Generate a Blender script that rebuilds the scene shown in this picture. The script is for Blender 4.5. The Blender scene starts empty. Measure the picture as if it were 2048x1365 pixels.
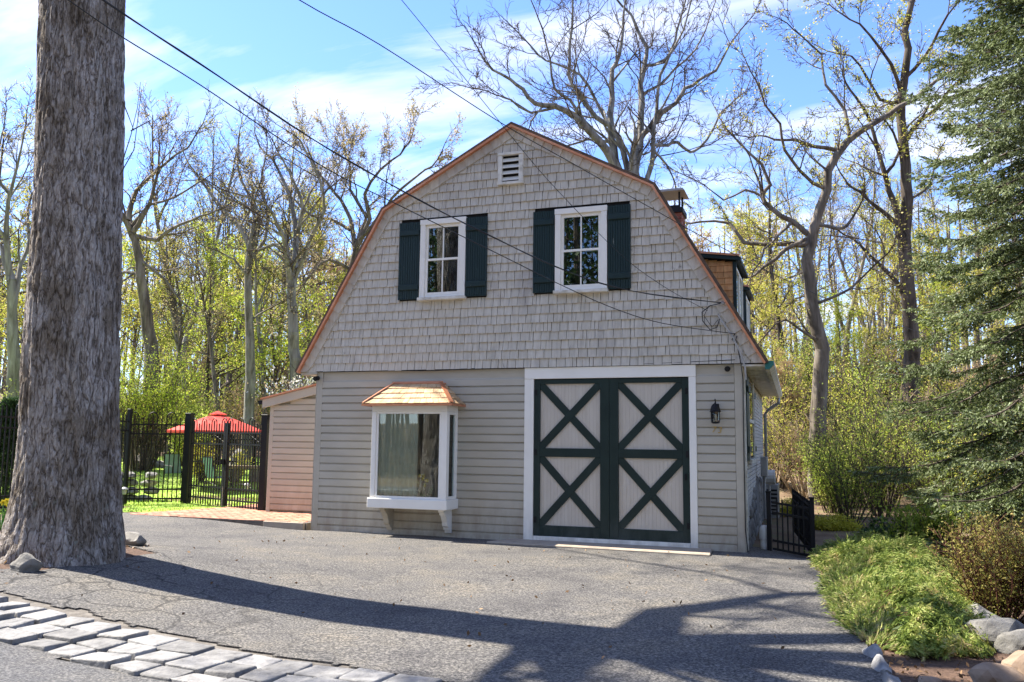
import bpy, bmesh, math, random
import numpy as np
from mathutils import Vector, Matrix
# ------------------------------------------------------------------ camera, sky, sun, exposure
SC = bpy.context.scene
COL = SC.collection
R = math.radians
CAM = Vector((8.8915, -13.9367, 1.6879)); FPX = 1696.08
YAW, PITCH, ROLL = -0.3432, 0.1192, 0.0109
_f0 = Vector((math.sin(YAW), math.cos(YAW), 0)); _r0 = Vector((math.cos(YAW), -math.sin(YAW), 0)); _u0 = Vector((0, 0, 1))
FW = _f0*math.cos(PITCH)+_u0*math.sin(PITCH); _up = _u0*math.cos(PITCH)-_f0*math.sin(PITCH)
RT = _r0*math.cos(ROLL)+_up*math.sin(ROLL); UP = _up*math.cos(ROLL)-_r0*math.sin(ROLL)
cd = bpy.data.cameras.new('camera'); cam = bpy.data.objects.new('camera', cd); COL.objects.link(cam)
cd.sensor_width = 36; cd.lens = FPX/2048*36; cd.clip_start = 0.1; cd.clip_end = 2000
mw = Matrix((RT, UP, -FW)).transposed().to_4x4(); mw.translation = CAM; cam.matrix_world = mw
SC.camera = cam
SUN_AZ, SUN_EL = R(4.5), R(51)      # azimuth: how far the sun stands behind the plane of the facade, on the left
sun_dir = Vector((-math.cos(SUN_AZ)*math.cos(SUN_EL), math.sin(SUN_AZ)*math.cos(SUN_EL), math.sin(SUN_EL)))
sl = bpy.data.lights.new('sun', 'SUN'); sl.energy = 4.5; sl.angle = R(0.55); sl.color = (1.0, 0.93, 0.82)
so = bpy.data.objects.new('sun', sl); COL.objects.link(so); so.rotation_euler = (-sun_dir).to_track_quat('-Z', 'Y').to_euler()
so.location = (-20, 5, 30)
wd = bpy.data.worlds.new('World'); SC.world = wd; wd.use_nodes = True
def world():
    nt = wd.node_tree; N = nt.nodes; L = nt.links; N.clear()
    out = N.new('ShaderNodeOutputWorld'); bg = N.new('ShaderNodeBackground'); bg.inputs['Strength'].default_value = 0.14
    sky = N.new('ShaderNodeTexSky'); sky.sky_type = 'NISHITA'; sky.sun_disc = False
    sky.sun_elevation = SUN_EL; sky.sun_rotation = math.atan2(sun_dir.x, sun_dir.y); sky.air_density = 1.0; sky.dust_density = 0.2; sky.ozone_density = 4.0
    tc = N.new('ShaderNodeTexCoord'); sx = N.new('ShaderNodeSeparateXYZ'); L.new(tc.outputs['Generated'], sx.inputs[0])
    zz = N.new('ShaderNodeMath'); zz.operation = 'MAXIMUM'; L.new(sx.outputs['Z'], zz.inputs[0]); zz.inputs[1].default_value = 0.0
    za = N.new('ShaderNodeMath'); za.operation = 'ADD'; L.new(zz.outputs[0], za.inputs[0]); za.inputs[1].default_value = 0.10
    cx = N.new('ShaderNodeMath'); cx.operation = 'DIVIDE'; L.new(sx.outputs['X'], cx.inputs[0]); L.new(za.outputs[0], cx.inputs[1])
    cy = N.new('ShaderNodeMath'); cy.operation = 'DIVIDE'; L.new(sx.outputs['Y'], cy.inputs[0]); L.new(za.outputs[0], cy.inputs[1])
    cb = N.new('ShaderNodeCombineXYZ'); L.new(cx.outputs[0], cb.inputs[0]); L.new(cy.outputs[0], cb.inputs[1])
    mp = N.new('ShaderNodeMapping'); mp.inputs['Rotation'].default_value = (0, 0, R(24)); mp.inputs['Scale'].default_value = (0.5, 1.5, 1); mp.inputs['Location'].default_value = (3.1, 1.7, 0)
    L.new(cb.outputs[0], mp.inputs[0])
    n1 = N.new('ShaderNodeTexNoise'); n1.inputs['Scale'].default_value = 1.6; n1.inputs['Detail'].default_value = 8; n1.inputs['Roughness'].default_value = 0.56; n1.inputs['Distortion'].default_value = 0.5
    L.new(mp.outputs[0], n1.inputs['Vector'])
    rp = N.new('ShaderNodeValToRGB'); rp.color_ramp.elements[0].position = 0.47; rp.color_ramp.elements[1].position = 0.70
    L.new(n1.outputs['Fac'], rp.inputs[0])
    # thin veil that thickens towards the horizon
    hz = N.new('ShaderNodeMapRange'); hz.inputs['From Min'].default_value = 0.0; hz.inputs['From Max'].default_value = 0.25; hz.inputs['To Min'].default_value = 0.22; hz.inputs['To Max'].default_value = 0.0
    L.new(sx.outputs['Z'], hz.inputs['Value'])
    mx = N.new('ShaderNodeMath'); mx.operation = 'MAXIMUM'; L.new(rp.outputs[0], mx.inputs[0]); L.new(hz.outputs[0], mx.inputs[1])
    ms = N.new('ShaderNodeMath'); ms.operation = 'MULTIPLY'; L.new(mx.outputs[0], ms.inputs[0]); ms.inputs[1].default_value = 0.9
    tn = N.new('ShaderNodeMixRGB'); tn.blend_type = 'MULTIPLY'; tn.inputs[0].default_value = 1; tn.inputs[2].default_value = (.50, .56, .75, 1); L.new(sky.outputs[0], tn.inputs[1])
    mix = N.new('ShaderNodeMixRGB'); L.new(ms.outputs[0], mix.inputs[0]); L.new(tn.outputs[0], mix.inputs[1]); mix.inputs[2].default_value = (3.0, 2.95, 2.95, 1)
    L.new(mix.outputs[0], bg.inputs[0]); L.new(bg.outputs[0], out.inputs[0])
world()
SC.view_settings.view_transform = 'Standard'; SC.view_settings.look = 'None'; SC.view_settings.exposure = 1.87; SC.view_settings.gamma = 1
SC.cycles.max_bounces = 6; SC.cycles.transparent_max_bounces = 12; SC.cycles.use_denoising = True
SC.cycles.sample_clamp_indirect = 6

# ------------------------------------------------------------------ helpers
random.seed(7); rng = np.random.default_rng(7)
def at(px, py, D):
    "point seen at photo pixel px,py, D metres along the viewing direction"
    return CAM + (RT*((px-1024)/FPX) - UP*((py-682.5)/FPX) + FW)*D
def S(t):
    t = np.clip(t, 0, 1); return t*t*(3-2*t)
def terrain(x, y):
    x = np.asarray(x, float); y = np.asarray(y, float)
    z = .12*S(-x/3.0)*S((y+6)/3) + .32*S((5.0-x)/6.0)*S((-y-1.0)/5.0)*S((y+16)/7)
    z = z - .10*S((x-7.9)/.8)*S((y+.6)/1.2)*S((9-y)/4)
    dd = (x-8.9)*-.336+(y+13.9)*.942; lat = (x-8.9)*.942+(y+13.9)*.336
    q = lat/np.maximum(dd, 1.0)
    wr = S((q+.08)/.33); wl = 1-wr
    z = z + wl*(.62*S((dd-20)/12)+3.0*S((dd-31)/18)) + wr*(5.6*S((dd-23)/26))
    z = z + 2.5*S((dd-52)/40)
    z = z + 3.0*S((-dd-4)/14)          # bank across the street
    return z
def tz(x, y): return float(terrain(x, y))
WT = {}    # world translation of unrotated parents
def link(o, parent=None):
    COL.objects.link(o)
    if parent is not None:
        o.parent = parent
        t = WT.get(parent.name)
        if t is not None: o.matrix_parent_inverse = Matrix.Translation(-t)
    return o
def tag(o, label=None, cat=None, group=None, kind=None):
    if label: o['label'] = label
    if cat: o['category'] = cat
    if group: o['group'] = group
    if kind: o['kind'] = kind
    return o
def thing(name, label=None, cat=None, loc=(0, 0, 0), group=None, parent=None):
    o = bpy.data.objects.new(name, None); o.empty_display_size = .1
    if parent is None:
        o.location = loc; COL.objects.link(o); WT[o.name] = Vector(loc)
    else:
        link(o, parent); o.location = loc; WT[o.name] = Vector(loc)
    tag(o, label, cat, group); return o
def np_mesh(name, V, faces, mats, smooth=False, midx=None):
    "faces: list of int arrays (N,k)"
    me = bpy.data.meshes.new(name); V = np.asarray(V, np.float32)
    me.vertices.add(len(V)); me.vertices.foreach_set('co', V.ravel())
    loops = np.concatenate([f.ravel() for f in faces]).astype(np.int32)
    tot = np.concatenate([np.full(len(f), f.shape[1], np.int32) for f in faces]); start = np.concatenate([[0], np.cumsum(tot)[:-1]]).astype(np.int32)
    me.loops.add(len(loops)); me.loops.foreach_set('vertex_index', loops)
    me.polygons.add(len(tot)); me.polygons.foreach_set('loop_start', start)
    if midx is not None: me.polygons.foreach_set('material_index', np.asarray(midx, np.int32))
    if smooth: me.polygons.foreach_set('use_smooth', np.ones(len(tot), bool))
    for m in (mats if isinstance(mats, (list, tuple)) else [mats]): me.materials.append(m)
    me.update(calc_edges=True)
    return me
class MB:
    def __init__(s): s.v = []; s.f = []
    def poly(s, pts): n = len(s.v); s.v += [tuple(p) for p in pts]; s.f.append(tuple(range(n, n+len(pts)))); return s
    def box(s, x0, x1, y0, y1, z0, z1):
        n = len(s.v)
        s.v += [(x0,y0,z0),(x1,y0,z0),(x1,y1,z0),(x0,y1,z0),(x0,y0,z1),(x1,y0,z1),(x1,y1,z1),(x0,y1,z1)]
        s.f += [tuple(n+i for i in q) for q in ((0,3,2,1),(4,5,6,7),(0,1,5,4),(1,2,6,5),(2,3,7,6),(3,0,4,7))]
        return s
    def prism(s, pts, vec):
        "polygon pts extruded by vec"
        n = len(s.v); k = len(pts); vec = Vector(vec)
        s.v += [tuple(p) for p in pts] + [tuple(Vector(p)+vec) for p in pts]
        s.f.append(tuple(range(n, n+k))); s.f.append(tuple(range(n+2*k-1, n+k-1, -1)))
        for i in range(k):
            j = (i+1) % k; s.f.append((n+i, n+k+i, n+k+j, n+j))
        return s
    def bar(s, a, b, w, h, up=(0, 0, 1)):
        "rectangular bar from a to b, w across, h along up"
        a = Vector(a); b = Vector(b); d = (b-a).normalized(); up = Vector(up); sd = d.cross(up)
        if sd.length < 1e-4: sd = d.cross(Vector((0, 1, 0)))
        sd.normalize(); u = sd.cross(d); q = [sd*(w/2)*i+u*(h/2)*j for i, j in ((-1,-1),(1,-1),(1,1),(-1,1))]
        return s.prism([a+k for k in q], b-a)
    def tube(s, path, r, n=6, cap=True):
        path = [Vector(p) for p in path]; m = len(path); base = len(s.v)
        rr = r if isinstance(r, (list, tuple)) else [r]*m
        ref = Vector((0.13, 0.27, 1)).normalized()
        for i, p in enumerate(path):
            d = (path[min(i+1, m-1)]-path[max(i-1, 0)])
            d = d.normalized() if d.length > 1e-9 else Vector((0, 0, 1))
            a = d.cross(ref)
            if a.length < .05: a = d.cross(Vector((1, 0, 0)))
            a.normalize(); b = d.cross(a)
            for k in range(n):
                t = 2*math.pi*k/n; s.v.append(tuple(p+(a*math.cos(t)+b*math.sin(t))*rr[i]))
        for i in range(m-1):
            for k in range(n):
                k2 = (k+1) % n; s.f.append((base+i*n+k, base+i*n+k2, base+(i+1)*n+k2, base+(i+1)*n+k))
        if cap:
            s.f.append(tuple(base+k for k in range(n))[::-1]); s.f.append(tuple(base+(m-1)*n+k for k in range(n)))
        return s
    def lathe(s, prof, c, n=12):
        c = Vector(c); base = len(s.v)
        for r, z in prof:
            for k in range(n):
                t = 2*math.pi*k/n; s.v.append((c.x+r*math.cos(t), c.y+r*math.sin(t), c.z+z))
        for i in range(len(prof)-1):
            for k in range(n):
                k2 = (k+1) % n; s.f.append((base+i*n+k, base+i*n+k2, base+(i+1)*n+k2, base+(i+1)*n+k))
        return s
    def mesh(s, name, m, smooth=False):
        me = bpy.data.meshes.new(name); me.from_pydata(s.v, [], s.f)
        for q in (m if isinstance(m, (list, tuple)) else [m]): me.materials.append(q)
        if smooth: me.polygons.foreach_set('use_smooth', [True]*len(me.polygons))
        bm = bmesh.new(); bm.from_mesh(me); bmesh.ops.recalc_face_normals(bm, faces=bm.faces); bm.to_mesh(me); bm.free()
        return me
    def build(s, name, m, parent=None, smooth=False, bevel=0):
        o = bpy.data.objects.new(name, s.mesh(name, m, smooth)); link(o, parent)
        if bevel:
            b = o.modifiers.new('bevel', 'BEVEL'); b.width = bevel; b.segments = 1; b.limit_method = 'ANGLE'
        return o
def obj(name, me, parent=None): return link(bpy.data.objects.new(name, me), parent)

# ------------------------------------------------------------------ materials
def base_mat(name):
    m = bpy.data.materials.new(name); m.use_nodes = True; nt = m.node_tree; N = nt.nodes; N.clear()
    out = N.new('ShaderNodeOutputMaterial'); bs = N.new('ShaderNodeBsdfPrincipled'); nt.links.new(bs.outputs[0], out.inputs[0])
    return m, nt, N, nt.links, bs, out
def rgb(c): return (c[0], c[1], c[2], 1)
def ramp(N, stops):
    r = N.new('ShaderNodeValToRGB'); e = r.color_ramp.elements
    while len(e) < len(stops): e.new(0.5)
    for k, (p, c) in enumerate(stops): e[k].position = p; e[k].color = rgb(c)
    return r
def noise(N, L, vec, scale, detail=4, rough=.55, dist=0):
    n = N.new('ShaderNodeTexNoise'); n.inputs['Scale'].default_value = scale; n.inputs['Detail'].default_value = detail; n.inputs['Roughness'].default_value = rough; n.inputs['Distortion'].default_value = dist
    if vec is not None: L.new(vec, n.inputs['Vector'])
    return n
def posvec(N, L, stretch):
    g = N.new('ShaderNodeNewGeometry'); mp = N.new('ShaderNodeMapping'); mp.inputs['Scale'].default_value = stretch; L.new(g.outputs['Position'], mp.inputs[0]); return mp.outputs[0]
def pmat(name, c1, c2, scale=3, stretch=(1, 1, 1), rough=.7, bump=0, bscale=None, var=0, metal=0, c3=None, spec=.3, detail=5):
    "two or three colours mixed by noise in world space, per-object value change var, noise bump"
    m, nt, N, L, bs, out = base_mat(name)
    v = posvec(N, L, stretch)
    n = noise(N, L, v, scale, detail)
    st = [(.32, c1), (.68, c2)] if c3 is None else [(.28, c1), (.5, c2), (.72, c3)]
    rp = ramp(N, st); L.new(n.outputs['Fac'], rp.inputs[0]); col = rp.outputs[0]
    if var:
        oi = N.new('ShaderNodeObjectInfo'); mr = N.new('ShaderNodeMapRange'); mr.inputs['To Min'].default_value = 1-var; mr.inputs['To Max'].default_value = 1+var; L.new(oi.outputs['Random'], mr.inputs['Value'])
        hs = N.new('ShaderNodeHueSaturation'); L.new(mr.outputs[0], hs.inputs['Value']); L.new(col, hs.inputs['Color']); col = hs.outputs[0]
    L.new(col, bs.inputs['Base Color']); bs.inputs['Roughness'].default_value = rough; bs.inputs['Metallic'].default_value = metal; bs.inputs['Specular IOR Level'].default_value = spec
    if bump:
        n2 = noise(N, L, v, bscale or scale*4, 6, .6); b = N.new('ShaderNodeBump'); b.inputs['Strength'].default_value = bump; b.inputs['Distance'].default_value = .02
        L.new(n2.outputs['Fac'], b.inputs['Height']); L.new(b.outputs[0], bs.inputs['Normal'])
    return m
def leafmat(name, stops, trans=.45, rough=.6, nsc=.55, namp=1.1, iamp=1.0):
    "leaf colour varies from leaf to leaf; light passes through"
    m, nt, N, L, bs, out = base_mat(name)
    g = N.new('ShaderNodeNewGeometry'); rp = ramp(N, stops)
    v = posvec(N, L, (1, 1, 1)); n = noise(N, L, v, nsc, 3)
    ad = N.new('ShaderNodeMath'); ad.operation = 'MULTIPLY_ADD'; L.new(n.outputs['Fac'], ad.inputs[0]); ad.inputs[1].default_value = namp; ad.inputs[2].default_value = -.5*namp
    i2 = N.new('ShaderNodeMath'); i2.operation = 'MULTIPLY_ADD'; L.new(g.outputs['Random Per Island'], i2.inputs[0]); i2.inputs[1].default_value = iamp; i2.inputs[2].default_value = .5*(1-iamp)
    a2 = N.new('ShaderNodeMath'); a2.operation = 'ADD'; L.new(i2.outputs[0], a2.inputs[0]); L.new(ad.outputs[0], a2.inputs[1])
    L.new(a2.outputs[0], rp.inputs[0]); L.new(rp.outputs[0], bs.inputs['Base Color']); bs.inputs['Roughness'].default_value = rough; bs.inputs['Specular IOR Level'].default_value = .25
    tr = N.new('ShaderNodeBsdfTranslucent'); L.new(rp.outputs[0], tr.inputs[0]); mx = N.new('ShaderNodeMixShader'); mx.inputs[0].default_value = trans
    L.new(bs.outputs[0], mx.inputs[1]); L.new(tr.outputs[0], mx.inputs[2]); L.new(mx.outputs[0], out.inputs[0])
    return m
M = {}
M['shingle'] = pmat('weathered_shingle', (.455, .415, .340), (.555, .51, .425), 2.2, (9, 9, 1.2), .85, .25, 9, var=.07, c3=(.62, .575, .485))
def knots(m, scale, st, lo, col, amt):
    nt = m.node_tree; N = nt.nodes; L = nt.links; bs = [n for n in N if n.type == 'BSDF_PRINCIPLED'][0]; src = bs.inputs['Base Color'].links[0].from_socket
    n = noise(N, L, posvec(N, L, st), scale, 4, .6); rp = ramp(N, [(lo, (0, 0, 0)), (lo+.06, (amt, amt, amt))]); L.new(n.outputs['Fac'], rp.inputs[0]); mx = N.new('ShaderNodeMixRGB'); L.new(rp.outputs[0], mx.inputs[0]); L.new(src, mx.inputs[1]); mx.inputs[2].default_value = rgb(col); L.new(mx.outputs[0], bs.inputs['Base Color']); return m
knots(M['shingle'], 5, (1.6, 1, .8), .69, (.16, .14, .125), .75); knots(M['shingle'], .8, (1, 1, .5), .58, (.36, .32, .28), .5)
def dirtied(m, zlo, zhi, col, amt):
    nt = m.node_tree; N = nt.nodes; L = nt.links; bs = [n for n in N if n.type == 'BSDF_PRINCIPLED'][0]; src = bs.inputs['Base Color'].links[0].from_socket
    g = N.new('ShaderNodeNewGeometry'); sp = N.new('ShaderNodeSeparateXYZ'); L.new(g.outputs['Position'], sp.inputs[0]); n = noise(N, L, posvec(N, L, (1.5, 1.5, .5)), 3.0, 6, .65)
    mr = N.new('ShaderNodeMapRange'); mr.inputs['From Min'].default_value = zhi; mr.inputs['From Max'].default_value = zlo; L.new(sp.outputs['Z'], mr.inputs['Value'])
    rp = ramp(N, [(.38, (0, 0, 0)), (.62, (1, 1, 1))]); L.new(n.outputs['Fac'], rp.inputs[0]); a = N.new('ShaderNodeMath'); a.operation = 'MULTIPLY'; L.new(mr.outputs[0], a.inputs[0]); L.new(rp.outputs[0], a.inputs[1]); b = N.new('ShaderNodeMath'); b.operation = 'MULTIPLY'; L.new(a.outputs[0], b.inputs[0]); b.inputs[1].default_value = amt
    mx = N.new('ShaderNodeMixRGB'); L.new(b.outputs[0], mx.inputs[0]); L.new(src, mx.inputs[1]); mx.inputs[2].default_value = rgb(col); L.new(mx.outputs[0], bs.inputs['Base Color']); return m
M['siding'] = pmat('taupe_siding_paint', (.43, .392, .312), (.49, .448, .364), 1.3, (1, 1, 3), .55, .06, 14, var=.03)
dirtied(M['siding'], 0, .9, (.27, .21, .15), .75)
M['white'] = pmat('white_trim_paint', (.84, .805, .72), (.88, .85, .77), 2.5, (1, 1, 1), .5, .03, 20)
dirtied(M['white'], .05, .6, (.42, .39, .34), .6)
M['oldwhite'] = pmat('worn_white_paint', (.40, .36, .28), (.68, .65, .57), 5, (1, 1, 1.5), .65, .12, 22, c3=(.76, .74, .68))
def green_paint():
    m, nt, N, L, bs, out = base_mat('dark_green_paint')
    v = posvec(N, L, (16, 16, 2.4)); n = noise(N, L, v, 1.6, 6, .62); rp = ramp(N, [(.0, (.006, .020, .021)), (.6, (.010, .028, .028)), (.69, (.014, .036, .034)), (.735, (.24, .25, .23))]); L.new(n.outputs['Fac'], rp.inputs[0]); L.new(rp.outputs[0], bs.inputs['Base Color'])
    bs.inputs['Roughness'].default_value = .5; bs.inputs['Specular IOR Level'].default_value = .35
    return m
M['green'] = green_paint()
M['doorgreen'] = pmat('door_green_paint', (.007, .019, .016), (.012, .028, .023), 2, (1, 1, 1), .45, .08, 10, spec=.35)
dirtied(M['doorgreen'], .1, .55, (.06, .075, .07), .7)
M['doorpanel'] = pmat('door_panel_paint', (.52, .465, .385), (.58, .525, .44), 2.0, (5, 5, .6), .55, .05, 10)
M['copper'] = pmat('new_copper', (.62, .24, .12), (.80, .38, .22), 3, (1, 1, 1), .42, .05, 12, metal=.75)
M['cedar'] = pmat('fresh_cedar', (.50, .22, .09), (.68, .34, .14), 1.6, (7, 7, 1.6), .75, .2, 8, var=.25, c3=(.74, .43, .20))
M['palecedar'] = pmat('pale_cedar', (.40, .25, .125), (.52, .345, .185), 1.6, (8, 2, 2), .75, .2, 8, var=.2, c3=(.58, .42, .25))
M['roofdark'] = pmat('old_cedar_roof', (.07, .05, .035), (.14, .10, .07), 3, (4, 1, 4), .85, .3, 8)
M['black'] = pmat('black_metal', (.008, .008, .009), (.013, .013, .014), 3, (1, 1, 1), .55, .04, 20, spec=.22)
M['cable'] = pmat('black_cable', (.012, .012, .013), (.03, .03, .03), 3, (1, 1, 1), .55)
M['greycable'] = pmat('grey_cable', (.30, .29, .27), (.42, .41, .38), 3, (1, 1, 1), .6)
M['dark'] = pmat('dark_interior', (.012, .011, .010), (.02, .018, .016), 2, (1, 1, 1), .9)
M['plaster'] = pmat('cream_plaster', (.55, .50, .42), (.62, .57, .49), 3, (1, 1, 1), .9)
M['concrete'] = pmat('concrete', (.27, .225, .17), (.37, .31, .24), 5, (1, 1, 1), .9, .25, 60, c3=(.33, .275, .21))
M['brick'] = pmat('patio_brick', (.30, .12, .075), (.44, .20, .13), 6, (1, 1, 1), .85, .2, 50, var=.25, c3=(.40, .23, .15))
M['chimbrick'] = pmat('chimney_brick', (.16, .05, .035), (.26, .09, .06), 8, (1, 1, 1), .85, .3, 40, var=.25)
M['mortar'] = pmat('mortar', (.35, .32, .28), (.45, .42, .38), 8, (1, 1, 1), .95, .2, 50)
M['wbrick'] = pmat('white_painted_brick', (.46, .43, .37), (.60, .575, .52), 3, (1, 1, 1), .75, .25, 30, var=.06)
M['stone'] = pmat('field_stone', (.09, .088, .08), (.20, .19, .17), 5, (1, 1, 1), .9, .9, 14, var=.2, c3=(.29, .275, .24))
M['brownstone'] = pmat('brown_stone', (.19, .13, .085), (.32, .24, .17), 5, (1, 1, 1), .9, .5, 9, var=.15)
M['cobble'] = pmat('granite_cobble', (.125, .122, .118), (.20, .196, .19), 9, (1, 1, 1), .85, .8, 22, var=.22, c3=(.27, .263, .25))
M['red'] = pmat('red_canvas', (.62, .055, .035), (.70, .08, .055), 2, (1, 1, 1), .8)
M['teal'] = pmat('teal_mesh', (.16, .30, .24), (.22, .37, .30), 4, (1, 1, 1), .7)
M['pvc'] = pmat('white_pvc', (.55, .54, .50), (.68, .67, .64), 4, (1, 1, 1), .5)
M['greymetal'] = pmat('grey_metal_box', (.30, .30, .30), (.38, .38, .37), 4, (1, 1, 1), .45, metal=.2)
M['brass'] = pmat('aged_brass', (.45, .30, .08), (.60, .42, .14), 30, (1, 1, 1), .4, metal=.6)
M['tealgutter'] = pmat('teal_gutter_paint', (.02, .13, .12), (.03, .17, .155), 4, (1, 1, 1), .45)
M['curtain'] = pmat('curtain_cloth', (.86, .86, .76), (.90, .90, .82), 6, (3, 3, .3), .9)
M['yellow'] = pmat('daffodil_petals', (.80, .62, .03), (.88, .74, .08), 30, (1, 1, 1), .6)
M['petalwhite'] = pmat('white_petals', (.78, .76, .62), (.85, .83, .72), 30, (1, 1, 1), .6)
M['stemgreen'] = pmat('bulb_leaf_green', (.06, .17, .04), (.12, .28, .07), 12, (1, 1, 1), .5)
def glass():
    m, nt, N, L, bs, out = base_mat('window_glass')
    N.remove(bs); gl = N.new('ShaderNodeBsdfGlossy'); gl.inputs['Roughness'].default_value = 0.0; gl.inputs['Color'].default_value = (.9, .95, .95, 1)
    tr = N.new('ShaderNodeBsdfTransparent'); tr.inputs['Color'].default_value = (.94, .97, .95, 1)
    fr = N.new('ShaderNodeFresnel'); fr.inputs['IOR'].default_value = 1.75
    mx = N.new('ShaderNodeMixShader'); L.new(fr.outputs[0], mx.inputs[0]); L.new(tr.outputs[0], mx.inputs[1]); L.new(gl.outputs[0], mx.inputs[2]); L.new(mx.outputs[0], out.inputs[0])
    return m
M['glass'] = glass()
def asphalt(name, c_dark, c_mid, c_light, crackmul=1.0):
    m, nt, N, L, bs, out = base_mat(name)
    v = posvec(N, L, (1, 1, 1))
    n1 = noise(N, L, v, 48, 4, .75); n2 = noise(N, L, v, .75, 8, .72); n3 = noise(N, L, v, 260, 2, .6)
    r1 = ramp(N, [(.38, c_dark), (.50, c_mid), (.62, c_light)]); L.new(n1.outputs['Fac'], r1.inputs[0])
    r2 = ramp(N, [(.34, (.62, .62, .66)), (.47, (.94, .94, .95)), (.56, (1.08, 1.06, 1.02)), (.68, (1.3, 1.22, 1.08))]); L.new(n2.outputs['Fac'], r2.inputs[0])
    mu = N.new('ShaderNodeMixRGB'); mu.blend_type = 'MULTIPLY'; mu.inputs[0].default_value = 1; L.new(r1.outputs[0], mu.inputs[1]); L.new(r2.outputs[0], mu.inputs[2])
    # cracks: thin voronoi edges, only where a slow noise lets them through
    wv = noise(N, L, v, 2.2, 3); mxv = N.new('ShaderNodeMixRGB'); mxv.inputs[0].default_value = .22; L.new(v, mxv.inputs[1]); L.new(wv.outputs['Color'], mxv.inputs[2])
    vo = N.new('ShaderNodeTexVoronoi'); vo.feature = 'DISTANCE_TO_EDGE'; vo.inputs['Scale'].default_value = 2.1; L.new(mxv.outputs[0], vo.inputs['Vector'])
    cr = N.new('ShaderNodeMapRange'); cr.inputs['From Min'].default_value = .0; cr.inputs['From Max'].default_value = .034; cr.inputs['To Min'].default_value = 1; cr.inputs['To Max'].default_value = 0; L.new(vo.outputs['Distance'], cr.inputs['Value'])
    g = N.new('ShaderNodeNewGeometry'); sp = N.new('ShaderNodeSeparateXYZ'); L.new(g.outputs['Position'], sp.inputs[0])
    mk = N.new('ShaderNodeMapRange'); mk.inputs['From Min'].default_value = 6.5; mk.inputs['From Max'].default_value = 2.0; mk.inputs['To Min'].default_value = 0; mk.inputs['To Max'].default_value = 1; L.new(sp.outputs['X'], mk.inputs['Value'])
    mk2 = N.new('ShaderNodeMapRange'); mk2.inputs['From Min'].default_value = -3.8; mk2.inputs['From Max'].default_value = -5.6; L.new(sp.outputs['Y'], mk2.inputs['Value'])
    n4 = noise(N, L, v, .8, 2); r4 = ramp(N, [(.34, (0, 0, 0)), (.46, (1, 1, 1))]); L.new(n4.outputs['Fac'], r4.inputs[0])
    def mul(a, b):
        q = N.new('ShaderNodeMath'); q.operation = 'MULTIPLY'; L.new(a, q.inputs[0])
        if isinstance(b, float): q.inputs[1].default_value = b
        else: L.new(b, q.inputs[1])
        return q.outputs[0]
    ck = mul(mul(mul(cr.outputs[0], mk.outputs[0]), mul(mk2.outputs[0], r4.outputs[0])), crackmul)
    mc = N.new('ShaderNodeMixRGB'); L.new(ck, mc.inputs[0]); L.new(mu.outputs[0], mc.inputs[1]); mc.inputs[2].default_value = (.02, .019, .018, 1)
    L.new(mc.outputs[0], bs.inputs['Base Color']); bs.inputs['Roughness'].default_value = .85; bs.inputs['Specular IOR Level'].default_value = .25
    sm = N.new('ShaderNodeMath'); sm.operation = 'MULTIPLY_ADD'; L.new(n3.outputs['Fac'], sm.inputs[0]); sm.inputs[1].default_value = .5; L.new(n1.outputs['Fac'], sm.inputs[2])
    sb = N.new('ShaderNodeMath'); sb.operation = 'SUBTRACT'; L.new(sm.outputs[0], sb.inputs[0]); L.new(ck, sb.inputs[1])
    b = N.new('ShaderNodeBump'); b.inputs['Strength'].default_value = .55; b.inputs['Distance'].default_value = .012; L.new(sb.outputs[0], b.inputs['Height']); L.new(b.outputs[0], bs.inputs['Normal'])
    return m
M['asphalt'] = asphalt('old_asphalt', (.028, .027, .0265), (.092, .0885, .083), (.212, .198, .178))
M['street'] = asphalt('street_asphalt', (.04, .04, .042), (.085, .085, .088), (.16, .157, .152), 0.0)
M['ground'] = pmat('leaf_litter', (.085, .055, .03), (.17, .115, .07), 1.2, (1, 1, 1), .95, .8, 22, c3=(.13, .13, .05), detail=9)
M['dirt'] = pmat('dirt', (.09, .08, .068), (.20, .18, .155), 8, (1, 1, 1), .95, .8, 40)
M['mulch'] = pmat('bark_mulch', (.06, .036, .024), (.145, .09, .06), 24, (1, 1, 1), .95, 1.0, 60)
M['lawn'] = pmat('lawn_turf', (.17, .27, .03), (.28, .42, .05), .9, (1, 1, 1), .9, .6, 60, c3=(.36, .46, .10), detail=8)
def barkmat(name, c1, c2, c3, scale=6, bump=.9):
    m, nt, N, L, bs, out = base_mat(name)
    v = posvec(N, L, (1, 1, .16)); n = noise(N, L, v, scale, 6, .62, .6); rp = ramp(N, [(.34, c1), (.52, c2), (.7, c3)]); L.new(n.outputs['Fac'], rp.inputs[0])
    L.new(rp.outputs[0], bs.inputs['Base Color']); bs.inputs['Roughness'].default_value = .9; bs.inputs['Specular IOR Level'].default_value = .15
    b = N.new('ShaderNodeBump'); b.inputs['Strength'].default_value = bump; b.inputs['Distance'].default_value = .03; L.new(n.outputs['Fac'], b.inputs['Height']); L.new(b.outputs[0], bs.inputs['Normal'])
    return m
M['bark'] = barkmat('grey_brown_bark', (.07, .058, .045), (.17, .145, .115), (.27, .24, .20))
M['palebark'] = barkmat('pale_grey_bark', (.10, .09, .07), (.23, .215, .185), (.34, .33, .29))
M['darkbark'] = barkmat('dark_brown_bark', (.035, .028, .022), (.09, .072, .056), (.16, .135, .11))
M['twig'] = pmat('brown_twigs', (.06, .045, .034), (.115, .09, .068), 2, (1, 1, 1), .9)
M['redtwig'] = pmat('red_brown_twigs', (.09, .035, .022), (.17, .075, .045), 3, (1, 1, 1), .85)
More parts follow.
